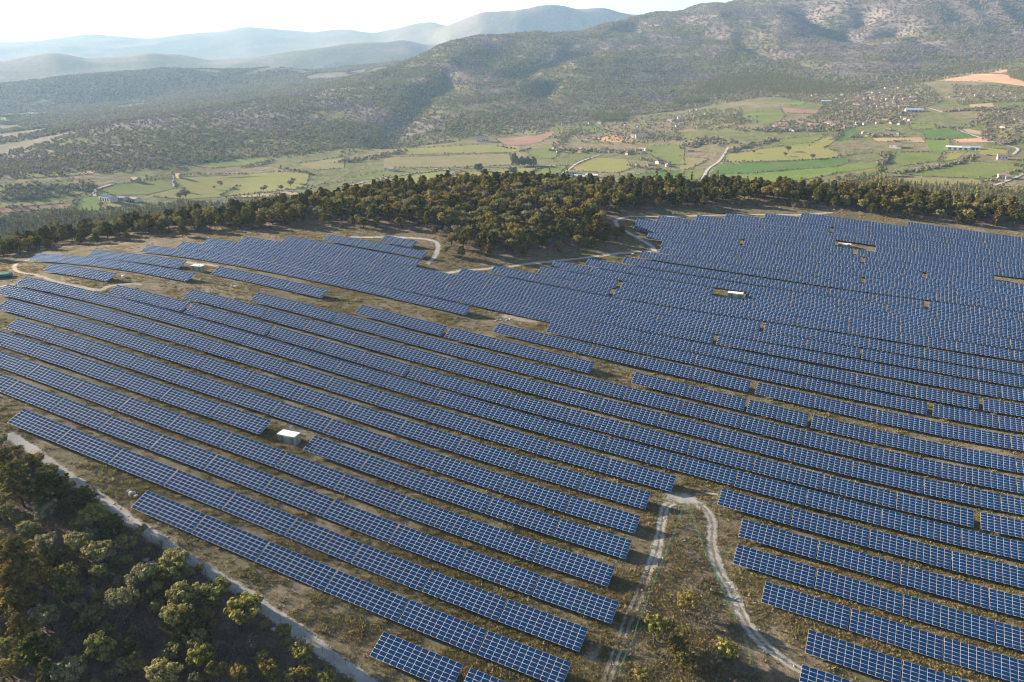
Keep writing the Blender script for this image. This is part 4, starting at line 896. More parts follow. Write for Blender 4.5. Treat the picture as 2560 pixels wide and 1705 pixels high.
# ------------------------------------------------------------------ masses nobody could count: instanced on points
def stuff(name, P, rotz, scl, protos, label, cat, pick=None):
    P = np.asarray(P, float); n = len(P)
    col = bpy.data.collections.new(name+'_sources')
    for m in protos: col.objects.link(bpy.data.objects.new(name+'_source', m))
    me = bpy.data.meshes.new(name); me.vertices.add(n); me.vertices.foreach_set('co', P.astype(np.float32).ravel())
    for nm, ty, key, arr in (('rotv', 'FLOAT_VECTOR', 'vector', np.stack([np.zeros(n), np.zeros(n), rotz], 1)), ('sclv', 'FLOAT_VECTOR', 'vector', scl), ('pickv', 'INT', 'value', np.random.default_rng(3).integers(0, len(protos), n) if pick is None else pick)):
        at_ = me.attributes.new(nm, ty, 'POINT'); at_.data.foreach_set(key, np.asarray(arr, np.int32 if ty == 'INT' else np.float32).ravel())
    o = obj(name, me); tag(o, label, cat, kind='stuff')
    g = bpy.data.node_groups.new(name+'_scatter', 'GeometryNodeTree')
    g.interface.new_socket('Geometry', in_out='INPUT', socket_type='NodeSocketGeometry'); g.interface.new_socket('Geometry', in_out='OUTPUT', socket_type='NodeSocketGeometry')
    N = g.nodes; gi, go = N.new('NodeGroupInput'), N.new('NodeGroupOutput'); ip = N.new('GeometryNodeInstanceOnPoints'); ci = N.new('GeometryNodeCollectionInfo')
    ci.inputs['Collection'].default_value = col; ci.inputs['Separate Children'].default_value = True; ci.inputs['Reset Children'].default_value = True
    def na(nm, ty):
        q = N.new('GeometryNodeInputNamedAttribute'); q.data_type = ty; q.inputs['Name'].default_value = nm; return next(s for s in q.outputs if s.enabled and s.name == 'Attribute')
    Lk = g.links; Lk.new(gi.outputs[0], ip.inputs['Points']); Lk.new(ci.outputs[0], ip.inputs['Instance']); ip.inputs['Pick Instance'].default_value = True
    Lk.new(na('pickv', 'INT'), ip.inputs['Instance Index']); Lk.new(na('rotv', 'FLOAT_VECTOR'), ip.inputs['Rotation']); Lk.new(na('sclv', 'FLOAT_VECTOR'), ip.inputs['Scale']); Lk.new(ip.outputs[0], go.inputs[0])
    o.modifiers.new('scatter', 'NODES').node_group = g; return o
def joined(cm, tm, name):
    """crown and trunk in one mesh"""
    import bmesh
    V1 = np.zeros(len(cm.vertices)*3, np.float32); cm.vertices.foreach_get('co', V1); V2 = np.zeros(len(tm.vertices)*3, np.float32); tm.vertices.foreach_get('co', V2)
    F = [tuple(p.vertices) for p in cm.polygons] + [tuple(i+len(cm.vertices) for i in p.vertices) for p in tm.polygons]
    me = mesh(name, np.concatenate([V1.reshape(-1, 3), V2.reshape(-1, 3)]), F, [cm.materials[0], tm.materials[0]], [0]*len(cm.polygons)+[1]*len(tm.polygons))
    tn = np.full(len(F), .5, np.float32); q = np.zeros(len(cm.polygons), np.float32); cm.attributes['tint'].data.foreach_get('value', q); tn[:len(q)] = q
    a = me.attributes.new('tint', 'FLOAT', 'FACE'); a.data.foreach_set('value', tn); return me
JP = [joined(*KIND['pine'][i], 'pine_source') for i in range(3)]; JO = [joined(*KIND['oakd'][i], 'oak_source') for i in range(2)]+[joined(*KIND['oak'][0], 'oak_source')]
for nm, kd, pr, lb in (('pine_forest', 'pine', JP, 'dark pine wood closing the hilltop behind the front trees'), ('oak_forest', 'oakd', JO, 'olive-brown oak wood on the hilltop behind the front trees')):
    A = np.array(forest_stuff[kd])
    if len(A): stuff(nm, A[:, :3], rng.random(len(A))*6.28, np.stack([A[:, 3], A[:, 3], A[:, 4]], 1), pr, lb, 'forest')
print('ridge trees', len(RT), cnt, {k: len(v) for k, v in forest_stuff.items()})
# grass tufts
def tuft(seed, n, spread, h):
    r = np.random.default_rng(seed); V = []; F = []; T = []
    for k in range(n):
        a = r.random()*6.28; q = spread*math.sqrt(r.random()); x, y = math.cos(a)*q, math.sin(a)*q; w = r.uniform(.03, .07)*h*2; b = r.random()*6.28; l = r.uniform(.3, .8)*h*.8
        i = len(V); hh = h*r.uniform(.55, 1.1)*(1-.35*q/spread)
        V += [(x-math.sin(b)*w, y+math.cos(b)*w, -.03), (x+math.sin(b)*w, y-math.cos(b)*w, -.03), (x+math.cos(a)*l+math.sin(b)*w*.4, y+math.sin(a)*l-math.cos(b)*w*.4, hh), (x+math.cos(a)*l-math.sin(b)*w*.4, y+math.sin(a)*l+math.cos(b)*w*.4, hh)]
        F.append((i, i+1, i+2, i+3)); T.append(r.random())
    me = mesh('tuft', V, np.array(F), [M['straw']]); a = me.attributes.new('tint', 'FLOAT', 'FACE'); a.data.foreach_set('value', np.array(T, np.float32)); return me
TP = [tuft(300+i, 26, .42+.10*i, .40+.06*(i % 3)) for i in range(4)]
# uniform over what the photograph shows of the hilltop, thinning with distance
n = 1500000; uu = rng.uniform(-120, 2680, n); q = rng.random(n)
X = rng.uniform(-420, 130, n); Y = rng.uniform(80, 560, n)
dens = (165/np.hypot(X, Y))**1.9*np.clip(.50+1.3*fbm(X, Y, 22., 4)+.8*fbm(X, Y, 5., 3), .08, 1.3)
ok = q < np.clip(dens, 0, 1); zz = hz(X, Y); tu, tv, _ = to_px(X, Y, zz); ok &= (tu > -120) & (tu < 2680) & (tv < 1790) & (rim_dist(X, Y) < 0)
for C, w in TRACKS:
    lo, hi = C.min(0)-w, C.max(0)+w; m = ok & (X > lo[0]) & (X < hi[0]) & (Y > lo[1]) & (Y < hi[1])
    idx = np.where(m)[0]
    if len(idx):
        D = np.min(np.hypot(X[idx][:, None]-C[None, ::2, 0], Y[idx][:, None]-C[None, ::2, 1]), 1); ok[idx[D < w*.5*rng.uniform(.75, 1.15, len(idx))]] = False
X, Y, zz = X[ok], Y[ok], zz[ok]; s = rng.uniform(.4, 1.1, len(X))*np.where(rng.random(len(X)) < .10, 1.7, 1.)
stuff('grass_tufts', np.stack([X, Y, zz], 1), rng.random(len(X))*6.28, np.stack([s, s, s*rng.uniform(.7, 1.1, len(X))], 1), TP, 'dry straw and olive grass tufts scattered over the hilltop', 'grass')
print('tufts', len(X))
# loose stones on the tracks and between the rows
def stone(seed):
    import bmesh
    r = np.random.default_rng(seed); bm = bmesh.new(); bmesh.ops.create_icosphere(bm, subdivisions=1, radius=1)
    for v_ in bm.verts: v_.co = Vector(np.array(v_.co)*r.uniform(.7, 1.15)*np.array([1.2, .9, .6]))
    me_ = bpy.data.meshes.new('stone'); bm.to_mesh(me_); bm.free(); me_.materials.append(M['rock']); return me_
SP = []
for C, w in TRACKS:
    k = int(len(C)*.7*w*.9); i = rng.integers(0, len(C), k); q = C[i]+rng.normal(0, w*.42, (k, 2)); SP.append(q)
n_ = 9000; q = np.stack([rng.uniform(-330, 110, n_), rng.uniform(100, 330, n_)], 1); q = q[fbm(q[:, 0], q[:, 1], 16., 3) > .12]; SP.append(q)
SP = np.concatenate(SP); s = rng.uniform(.05, .17, len(SP))*np.where(rng.random(len(SP)) < .06, 2.2, 1); stuff('loose_stones', np.c_[SP, hz(SP[:, 0], SP[:, 1])+.02], rng.random(len(SP))*6.28, np.stack([s, s, s], 1), [stone(700+i) for i in range(3)], 'small pale stones strewn on the tracks and bare ground', 'stones'); print('stones', len(SP))
# undergrowth of the lower woodland
US = [crown_mesh('undergrowth_source', np.random.default_rng(400+i).normal(size=(60, 3))*np.array([.7, .7, .28])+np.array([0, 0, .45]), np.random.default_rng(410+i).uniform(.06, .17, 60), np.random.default_rng(420+i).normal(size=(60, 3)), np.random.default_rng(430+i).random(60), M['twig' if i < 3 else 'oak_dull'], np.random.default_rng(440+i)) for i in range(4)]
UG = np.concatenate([poisson(WOOD_POLY, 1.9, None, 8), poisson(RIDGE_POLY, 4.0, None, 9)]); wedge = np.array([gp(*p)[:2] for p in [(1700, 1290), (1600, 1500), (1520, 1720), (1900, 1720), (1800, 1500), (1740, 1350)]])
UG = np.concatenate([UG, poisson(wedge, 2.2, None, 10)]); uz = hz(UG[:, 0], UG[:, 1]); uu, uv, _ = to_px(UG[:, 0], UG[:, 1], uz); m = (uu > -150) & (uu < 2700) & (uv < 1800); UG, uz = UG[m], uz[m]
s = rng.uniform(.5, 1.5, len(UG)); stuff('undergrowth', np.c_[UG, uz], rng.random(len(UG))*6.28, np.stack([s, s, s*rng.uniform(.6, 1.2, len(UG))], 1), US, 'low leafless grey-brown undergrowth on the woodland floor', 'undergrowth')
# ------------------------------------------------------------------ scrub and woods on the far slopes
def puff(seed, mat, n=26, flat=.8):
    r = np.random.default_rng(seed); q = r.normal(size=(n, 3)); q /= np.linalg.norm(q, axis=1)[:, None]
    C = q*r.uniform(.4, 1.0, n)[:, None]*np.array([2.7, 2.7, 2.3*flat])+np.array([0, 0, 2.6]); C[:, 2] = np.maximum(C[:, 2], .3)
    return crown_mesh('scrub_source', C, r.uniform(.8, 1.7, n), q+r.normal(size=(n, 3))*.4, r.random(n), M[mat], r)
PG = [puff(500+i, 'scrubg') for i in range(3)]; PB = [puff(510+i, 'scrubb', 22, .9) for i in range(3)]
def spire(seed):
    r = np.random.default_rng(seed); n = 40; f = r.random(n)**.8; a = r.random(n)*6.28; R = 1.9*(1-f)+.15
    C = np.stack([np.cos(a)*R, np.sin(a)*R, .8+f*10.5], 1); return crown_mesh('conifer_source', C, r.uniform(.5, 1.1, n)*(1.15-.6*f), np.stack([np.cos(a), np.sin(a), .3+0*a], 1), r.random(n), M['pine'], r)
PS = [spire(520+i) for i in range(3)]
def far_scatter(n, seg0, seg1, az0, az1, r0, r1, seed):
    g = np.random.default_rng(seed); a = g.uniform(az0, az1, n); r = np.sqrt(g.uniform(r0*r0, r1*r1, n))
    i = np.clip(np.searchsorted(AZ, a), 0, len(AZ)-1); j = np.clip(np.searchsorted(RR, r), 0, len(RR)-1); ok = (SEG[i, j] > seg0) & (SEG[i, j] < seg1)
    x, y = np.sin(a[ok])*r[ok], np.cos(a[ok])*r[ok]; return x, y, fz_at(x, y)
AZ0, AZ1 = R2(-62), R2(16)
x, y, z = far_scatter(400000, 1.985, 3.06, AZ0, AZ1, 1450, 7000, 1)
gn = greenness(x, y, z); terr_ = np.sin((z+12*fbm(x, y, 150., 2))*.16)
isg = gn+rng.normal(0, .12, len(x)) > -.02; keep = rng.random(len(x)) < np.where(isg, .9, .62)*np.clip(.72+.25*terr_+.55*fbm(x, y, 110., 3), .1, 1)
for nm, m, pr, lb in (('hillside_scrub', keep & isg, PG, 'green oak scrub dotted over the long slope beyond the valley'), ('leafless_woodland', keep & ~isg, PB, 'mauve-brown leafless woods covering the mountain slope')):
    s = rng.uniform(.65, 1.45, m.sum())*(1+.25*(np.hypot(x[m], y[m])/4500)); stuff(nm, np.stack([x[m], y[m], z[m]], 1), rng.random(m.sum())*6.28, np.stack([s, s, s*rng.uniform(.75, 1.2, m.sum())], 1), pr, lb, 'woodland'); print(nm, m.sum())
x, y, z = far_scatter(110000, 3.1, 6.2, AZ0, R2(-22), 2400, 6500, 2); m = fbm(x, y, 200., 3) > -.35
s = rng.uniform(1., 2.2, m.sum()); stuff('far_scrub', np.stack([x[m], y[m], z[m]], 1), rng.random(m.sum())*6.28, np.stack([s, s, s], 1), PG+PB[:1], 'hazy blue-green scrub on the ridges behind the long slope', 'woodland')
# conifer belts at the mountain foot and below the hilltop
def poly_px(P): return np.array([fp(*p)[:2] for p in P])
def scatter_px(P, n, seed):
    """random pixels in a photo polygon dropped on the land"""
    g = np.random.default_rng(seed); P = np.array(P, float); lo, hi = P.min(0), P.max(0); q = g.uniform(lo, hi, (n, 2)); q = q[inpoly(q[:, 0], q[:, 1], P)]
    W = poly_px(P); a, b = W.min(0), W.max(0); X = g.uniform(a, b, (n, 2)); X = X[inpoly(X[:, 0], X[:, 1], W)]; return np.c_[X, fz_at(X[:, 0], X[:, 1])]
D3 = lambda pts: [(1700+a/2.738, b/2.738) for a, b in pts]
D2 = lambda pts: [(850+a/2.738, b/2.738) for a, b in pts]
D1 = lambda pts: [(a/2.738, b/2.738) for a, b in pts]
con = [scatter_px(D3([(60, 640), (250, 520), (650, 500), (1000, 580), (1250, 600), (1380, 560), (1200, 640), (850, 650), (500, 620), (200, 660)]), 9000, 31), scatter_px(D3([(2230, 500), (2360, 470), (2360, 560), (2260, 540)]), 700, 32), scatter_px(D3([(1600, 520), (1900, 460), (2150, 430), (2150, 470), (1800, 520)]), 1800, 33),
       scatter_px(D2([(1700, 810), (1800, 780), (1950, 790), (1950, 830), (1750, 840)]), 900, 34), scatter_px(D3([(-60, 690), (150, 670), (180, 700), (-60, 720)]), 700, 35)]
C_ = np.concatenate(con); s = rng.uniform(.75, 1.35, len(C_)); stuff('conifer_belt', C_, rng.random(len(C_))*6.28, np.stack([s, s, s], 1), PS, 'dark conifer belt along the foot of the mountain', 'forest')
# woods on the lower flanks of our own hill, seen over the rim
fl_ = []
for P, n, sd in (([(-120, 545), (60, 560), (170, 535), (260, 548), (470, 520), (560, 540), (430, 600), (0, 640), (-120, 650)], 9000, 41), ([(2050, 480), (2160, 445), (2330, 475), (2420, 470), (2600, 495), (2640, 560), (2400, 540), (2200, 520)], 8000, 42), ([(560, 520), (700, 500), (760, 520), (600, 540)], 1500, 43)):
    g = np.random.default_rng(sd)
    W = np.array([fp(*p)[:2] for p in P]); a, b = W.min(0), W.max(0); X = g.uniform(a, b, (n, 2)); X = X[inpoly(X[:, 0], X[:, 1], W)]
    z_ = np.maximum(fz_at(X[:, 0], X[:, 1]), np.where((X[:, 0] > gx[0]) & (X[:, 0] < gx[-1]) & (X[:, 1] < gy[-1]), hz(X[:, 0], X[:, 1]), -999)); fl_.append(np.c_[X, z_])
# steep flank just outside the rim
g = np.random.default_rng(44); X = np.stack([g.uniform(-800, 300, 26000), g.uniform(120, 1050, 26000)], 1); rd = rim_dist(X[:, 0], X[:, 1]); hh = hz(X[:, 0], X[:, 1]); m = (rd > 30) & (rd < 330) & (hh > fz_at(X[:, 0], X[:, 1])-1) & (g.random(len(X)) < .45)
fl_.append(np.c_[X[m], hh[m]])
C_ = np.concatenate(fl_); s = rng.uniform(.8, 1.5, len(C_)); stuff('flank_forest', C_, rng.random(len(C_))*6.28, np.stack([s, s, s], 1), PS+PG[:2], 'blue-green mixed forest on the flank below the hilltop', 'forest'); print('flank', len(C_))

# ------------------------------------------------------------------ fields
def fieldmat(name, a, b, sc=.02):
    m = pmat(name, rough=.95, spec=.05); t = NT(m)
    c = t.mix(t.rng(t.noise(sc, 5, .6), .38, .62), a, b); wv = t.new('ShaderNodeTexWave'); wv.inputs['Scale'].default_value = .035; wv.inputs['Distortion'].default_value = 3.; tc = t.new('ShaderNodeTexCoord'); t.l.new(tc.outputs['Object'], wv.inputs['Vector'])
    c = t.mix(t.rng(wv.outputs['Fac'], 0, 1, 0, .12), c, tuple(x*.6 for x in a)); t.color(t.mix(t.rng(t.noise(.15, 5, .7), .45, .7, 0, .35), c, tuple(x*.55 for x in b))); return m
FM = {'g': fieldmat('meadow_green', (.115, .140, .032), (.165, .170, .050)), 'y': fieldmat('meadow_yellow_green', (.195, .195, .050), (.235, .205, .068)), 'b': fieldmat('young_wheat', (.115, .170, .028), (.155, .190, .042)), 'd': fieldmat('dark_crop', (.070, .125, .028), (.095, .145, .035)),
      't': fieldmat('stubble', (.30, .225, .125), (.36, .26, .15)), 'o': fieldmat('ploughed_ochre', (.42, .245, .135), (.50, .30, .17)), 'r': fieldmat('ploughed_red', (.235, .135, .092), (.285, .165, .115)), 'w': fieldmat('moor_grass', (.235, .185, .095), (.19, .175, .065))}
FN = {'g': 'green meadow', 'y': 'yellow-green pasture', 'b': 'bright green crop field', 'd': 'dark green crop field', 't': 'tan stubble field', 'o': 'ochre ploughed field', 'r': 'red-brown ploughed field', 'w': 'brownish rough pasture'}
FIELD_PX = []
def field(px, k, lift=.45):
    P = np.array(px, float); v0, v1 = P[:, 1].min(), P[:, 1].max(); ns = max(3, int((v1-v0)/2.0)+1); rows = []; nc = max(6, int(np.ptp(P[:, 0])/18))
    for v in np.linspace(v0+.15, v1-.15, ns):
        xs = []
        for a, b in zip(P, np.roll(P, -1, 0)):
            if (a[1] > v) != (b[1] > v): xs.append(a[0]+(b[0]-a[0])*(v-a[1])/(b[1]-a[1]))
        if len(xs) < 2: continue
        rows.append([fp(u, v) for u in np.linspace(min(xs), max(xs), nc)])
    if len(rows) < 2: return
    V = np.array(rows); V[..., 2] += lift
    # skip strips that jump over a skyline
    F = grid_faces(V.shape[0], V.shape[1]); d = np.linalg.norm(V.reshape(-1, 3)[F[:, 0]]-V.reshape(-1, 3)[F[:, 2]], axis=1); F = F[d < np.median(d)*4+30]
    me = mesh('field', V.reshape(-1, 3), F, [FM[k]]); o = obj('field', me)
    tag(o, FN[k]+' on the valley floor', 'field', FN[k]+'s in the valley', kind='structure')
for px, k in ((D1([(690, 1300), (830, 1260), (1180, 1225), (1200, 1290), (1000, 1335), (760, 1335)]), 'g'), (D1([(1190, 1215), (1500, 1210), (1900, 1175), (2120, 1190), (2110, 1240), (2060, 1290), (1780, 1320), (1550, 1345), (1250, 1365), (1010, 1340), (1210, 1290)]), 'y'),
              (D1([(1430, 1110), (1700, 1075), (1860, 1090), (1700, 1130), (1440, 1155)]), 'g'), (D1([(2040, 1120), (2355, 1075), (2355, 1150), (2150, 1165)]), 'w'), (D1([(540, 1365), (700, 1340), (680, 1400), (690, 1440), (500, 1450)]), 'b'), (D1([(0, 1430), (490, 1395), (470, 1425), (0, 1460)]), 'r'),
              (D1([(0, 1400), (420, 1380), (430, 1392), (0, 1425)]), 'y'), (D1([(0, 1466), (450, 1430), (440, 1450), (0, 1490)]), 'g'), (D1([(700, 1395), (940, 1395), (720, 1435), (700, 1430)]), 'y'), (D1([(780, 1455), (1340, 1430), (1360, 1460), (1230, 1490), (800, 1480)]), 'b'), (D1([(100, 1205), (540, 1180), (560, 1200), (100, 1225)]), 'g'), (D1([(210, 1265), (500, 1225), (440, 1270), (230, 1280)]), 'g'),
              (D1([(1500, 1355), (2000, 1300), (2050, 1330), (1880, 1350)]), 't'), (D1([(1960, 1370), (2355, 1290), (2355, 1390), (1950, 1395)]), 'g'), (D1([(0, 1530), (400, 1510), (410, 1535), (0, 1560)]), 'b'), (D1([(560, 1175), (660, 1160), (640, 1185), (570, 1195)]), 'o'), (D1([(0, 1260), (620, 1235), (650, 1300), (500, 1340), (0, 1370)]), 'w'), (D1([(0, 790), (430, 765), (420, 800), (0, 845)]), 'g'),
              (D2([(60, 1220), (330, 1165), (880, 1150), (690, 1170), (500, 1190), (300, 1220), (80, 1240)]), 'g'), (D2([(0, 1310), (250, 1230), (700, 1170), (830, 1175), (640, 1270), (420, 1310), (200, 1350), (0, 1355)]), 'y'), (D2([(840, 1180), (1330, 1145), (1370, 1150), (1230, 1215), (1070, 1255), (650, 1280), (700, 1240)]), 'y'), (D2([(1380, 1150), (1560, 1133), (1500, 1190), (1390, 1215), (1240, 1240)]), 'g'),
              (D2([(300, 1080), (1160, 1050), (1180, 1130), (880, 1143), (300, 1150)]), 'w'), (D2([(1060, 950), (1330, 930), (1470, 890), (1460, 920), (1380, 970), (1260, 995), (1130, 1000)]), 'r'), (D2([(1750, 945), (1900, 920), (2000, 950), (2010, 975), (1770, 972)]), 'o'), (D2([(1640, 830), (1780, 835), (1820, 900), (1650, 920)]), 'g'), (D2([(1290, 1030), (1450, 990), (1500, 1060), (1450, 1090), (1300, 1070)]), 'g'),
              (D2([(1600, 1140), (1740, 1080), (1960, 1090), (2000, 1150), (1900, 1185), (1600, 1170)]), 'y'), (D2([(2080, 1000), (2355, 990), (2355, 1130), (2250, 1130), (2100, 1050)]), 'g'), (D2([(1880, 1205), (2300, 1170), (2355, 1160), (2355, 1250), (1950, 1240)]), 'd'), (D2([(440, 1020), (1000, 990), (1230, 1000), (1230, 1040), (450, 1060)]), 'y'), (D2([(870, 860), (1400, 850), (1340, 920), (1040, 935), (860, 920)]), 'w'),
              (D3([(280, 1130), (600, 1110), (1000, 1090), (1120, 1085), (1170, 1110), (1080, 1140), (800, 1160), (500, 1185), (200, 1190)]), 'd'), (D3([(200, 1195), (520, 1190), (820, 1160), (1100, 1140), (1370, 1120), (1330, 1150), (1100, 1180), (950, 1215), (700, 1250), (200, 1260)]), 'b'), (D3([(310, 1060), (700, 1000), (900, 980), (1040, 920), (1060, 960), (1000, 1010), (1090, 1050), (1070, 1080), (800, 1095), (300, 1120)]), 'y'),
              (D3([(660, 960), (1000, 920), (880, 1000), (740, 1000)]), 'g'), (D3([(1060, 930), (1190, 870), (1220, 920), (1180, 955), (1060, 965)]), 'd'), (D3([(1640, 890), (1860, 885), (2030, 945), (1680, 950)]), 'd'), (D3([(1680, 960), (1840, 955), (1860, 1000), (1990, 1005), (1990, 1030), (1710, 1035)]), 'b'), (D3([(1850, 955), (2080, 945), (2140, 975), (1900, 978)]), 'o'), (D3([(1310, 945), (1650, 940), (1680, 975), (1340, 970)]), 't'),
              (D3([(1480, 1045), (1800, 1040), (1770, 1100), (1500, 1140), (1460, 1080)]), 'g'), (D3([(1380, 1180), (1900, 1130), (2355, 1100), (2355, 1180), (2250, 1230), (1700, 1210)]), 'g'), (D3([(1400, 1210), (2100, 1235), (2050, 1265), (1500, 1270)]), 'w'), (D3([(1720, 550), (1850, 515), (1960, 500), (2230, 510), (2355, 560), (2355, 590), (2080, 555), (1900, 560)]), 'o'), (D3([(1980, 490), (2120, 465), (2280, 480), (2190, 500)]), 'o'), (D3([(2200, 445), (2355, 430), (2355, 465)]), 't'),
              (D3([(400, 780), (680, 750), (720, 790), (690, 830), (560, 860), (440, 830)]), 'g'), (D3([(690, 735), (950, 755), (920, 780), (700, 775)]), 'r'), (D3([(1010, 685), (1260, 660), (1240, 690), (1090, 690)]), 'y'), (D3([(730, 700), (870, 695), (840, 720), (740, 720)]), 'b'), (D3([(1980, 715), (2140, 705), (2150, 735), (1990, 738)]), 't'), (D3([(2150, 700), (2355, 690), (2355, 720), (2160, 720)]), 'g'),
              (D3([(0, 1070), (200, 1090), (60, 1160), (0, 1165)]), 'w'), (D3([(0, 1165), (180, 1160), (130, 1230), (0, 1235)]), 'g'), (D3([(1910, 870), (2080, 905), (2100, 930), (1960, 910)]), 't'), (D3([(1820, 1050), (1960, 1040), (1900, 1090), (1790, 1105)]), 'y'), (D3([(2000, 1000), (2250, 1030), (2240, 1070), (2040, 1060)]), 'y'), (D3([(1560, 850), (1740, 850), (1780, 880), (1580, 885)]), 'g'), (D3([(2130, 860), (2355, 830), (2355, 930), (2180, 960)]), 'w')):
    field(px, k); FIELD_PX.append(px)
# valley roads
vz = lambda x, y: fz_at(x, y)
rmat = M['gravel']
for px, w, lb in ((D3([(150, 1235), (190, 1160), (260, 1110), (300, 1060), (330, 1010)]), 7, 'pale farm road climbing past the dark crop field'), (D3([(1900, 890), (2100, 960), (2230, 995), (2310, 1020), (2280, 1060)]), 7, 'pale lane bending at the far right of the valley'), (D3([(1980, 1310), (2150, 1270), (2260, 1230), (2355, 1190)]), 7, 'pale road in the right valley corner'),
                  (D2([(1350, 1250), (1480, 1205), (1560, 1165), (1640, 1110), (1780, 1060)]), 6, 'straight pale road leaving the long-roofed farm'), (D2([(0, 1285), (200, 1240), (480, 1190), (860, 1152), (1160, 1143), (1560, 1132)]), 5, 'long valley road between pastures'), (D1([(650, 1345), (655, 1300), (760, 1265)]), 6, 'farm lane beside the bright green field'), (D1([(1195, 1290), (1185, 1225), (1200, 1190)]), 5, 'lane cutting the big pasture'), (D3([(1700, 610), (1600, 640), (1500, 680), (1800, 770)]), 6, 'village street seen from above')):
    ribbon('valley_road', None, w, rmat, lb, lift=.7, rag=.15, across=3, zf=vz, plan=[fp(*p)[:2] for p in px], step=9.)
TRACKS[-8:] = []

# ------------------------------------------------------------------ hedges and field trees
hed = []
def hedge(px, gap, wid, smin, smax):
    P = np.array([fp(*p)[:2] for p in px]); C = catmull(P, gap); k = len(C)
    C = C + rng.normal(0, 1, C.shape)*wid; s = rng.uniform(smin, smax, k); hed.append(np.c_[C, fz_at(C[:, 0], C[:, 1]), s])
for px, gap, wid, a, b in ((D1([(500, 1450), (530, 1350), (650, 1330), (700, 1290), (900, 1245), (1180, 1220), (1190, 1180), (1300, 1140)]), 5, 1.2, .3, .75), (D1([(1010, 1215), (1500, 1195), (2000, 1175), (2150, 1200)]), 5, 1.5, .35, .9), (D1([(1510, 1340), (1640, 1270)]), 4, 1.5, .4, .8), (D1([(1560, 1345), (2000, 1300), (2355, 1240)]), 5, 1.5, .3, .8),
                           (D1([(0, 1490), (400, 1470), (720, 1445), (950, 1410)]), 4, 1.5, .35, .9), (D1([(0, 1500), (150, 1470), (300, 1480), (700, 1490)]), 4, 8., .6, 1.3), (D1([(1050, 1420), (1350, 1395), (1600, 1420), (1950, 1350)]), 2.2, 6., .6, 1.5), (D1([(1650, 1150), (1780, 1130), (1880, 1100)]), 2.5, 4., .5, 1.1), (D1([(1900, 1150), (2100, 1180)]), 3.5, 3., .5, 1.), (D1([(0, 1440), (200, 1420)]), 6, 5., .4, 1.),
                           (D2([(0, 1280), (200, 1237), (480, 1188), (860, 1150), (1160, 1145), (1560, 1130)]), 9, 2., .25, .7), (D2([(1070, 1255), (1230, 1215), (1370, 1150)]), 3.5, 1.2, .4, .9), (D2([(640, 1275), (700, 1220), (830, 1172)]), 5, 1.5, .3, .7), (D2([(0, 1115), (200, 1085), (430, 1040)]), 1.6, 9., .6, 1.4), (D2([(450, 1015), (600, 990), (780, 970)]), 1.8, 8., .6, 1.3), (D2([(1430, 1030), (1700, 1040), (2050, 1045)]), 1.4, 14., .6, 1.5),
                           (D2([(1100, 1005), (1190, 1022)]), 3, 3., .5, 1.1), (D2([(1470, 950), (1620, 895)]), 1.6, 9., .7, 1.5), (D2([(1990, 1135), (2200, 1172)]), 2., 6., .5, 1.2), (D2([(2050, 1090), (2250, 1130)]), 2.5, 5., .5, 1.2), (D2([(0, 1000), (120, 990)]), 2.5, 8., .6, 1.2), (D2([(1230, 1040), (1320, 1020)]), 3., 3., .5, 1.0), (D2([(1500, 1000), (1560, 930), (1700, 920)]), 2.2, 8., .6, 1.3), (D2([(2000, 900), (2200, 940), (2350, 960)]), 2.2, 9., .6, 1.3),
                           (D3([(60, 1010), (180, 960), (330, 990)]), 1.0, 14., .7, 1.7), (D3([(330, 1045), (480, 1000), (640, 960)]), 1.6, 6., .7, 1.5), (D3([(290, 1110), (640, 1110), (1070, 1080), (1200, 1055), (1400, 1045), (1700, 1040)]), 4., 1.5, .35, .9), (D3([(1365, 1130), (1395, 1090), (1400, 1050)]), 1.2, 6., .6, 1.4), (D3([(1480, 1190), (1700, 1160), (1900, 1120), (2010, 1070)]), 1.8, 4., .6, 1.3), (D3([(1050, 960), (1110, 910)]), 2.5, 4., .5, 1.2),
                           (D3([(1190, 940), (1300, 930), (1500, 935)]), 1.5, 10., .6, 1.4), (D3([(1430, 970), (1560, 968)]), 3., 3., .5, 1.), (D3([(1700, 955), (1810, 950)]), 2., 6., .6, 1.2), (D3([(1760, 870), (1960, 880)]), 2., 8., .6, 1.3), (D3([(2100, 900), (2110, 965)]), 2., 6., .6, 1.3), (D3([(1800, 765), (2000, 755), (2240, 750)]), 1.2, 9., .7, 1.6), (D3([(1960, 700), (2355, 690)]), 2., 9., .6, 1.4), (D3([(2150, 1215), (2355, 1160)]), 3., 4., .5, 1.1),
                           (D3([(1990, 870), (2160, 800), (2355, 780)]), 1.8, 16., .6, 1.4), (D3([(0, 830), (300, 800), (450, 840)]), 1.3, 22., .7, 1.6), (D3([(420, 890), (700, 900), (1100, 870)]), 1.4, 16., .7, 1.5), (D3([(2230, 990), (2300, 960)]), 2., 8., .6, 1.4), (D3([(1500, 1215), (1200, 1240), (1050, 1225)]), 4., 5., .4, 1.), (D3([(200, 1215), (420, 1225)]), 2.2, 3., .8, 1.6), (D3([(2270, 1120), (2355, 1145)]), 2., 8., .6, 1.2), (D3([(2030, 1235), (2190, 1250)]), 2.5, 5., .5, 1.1),
                           (D3([(1780, 1270), (2000, 1290), (2250, 1290)]), 1.4, 12., .6, 1.3), (D1([(640, 1180), (900, 1150), (1180, 1150)]), 2.5, 10., .5, 1.2), (D1([(0, 1180), (300, 1160), (700, 1140)]), 2., 12., .6, 1.3), (D1([(1200, 1140), (1500, 1080), (2000, 1060), (2355, 1010)]), 1.8, 14., .6, 1.4), (D1([(40, 1310), (230, 1300), (330, 1340)]), 2.5, 12., .6, 1.3)):
    hedge(px, gap*1.35, wid, a, b)
g_ = np.random.default_rng(77)
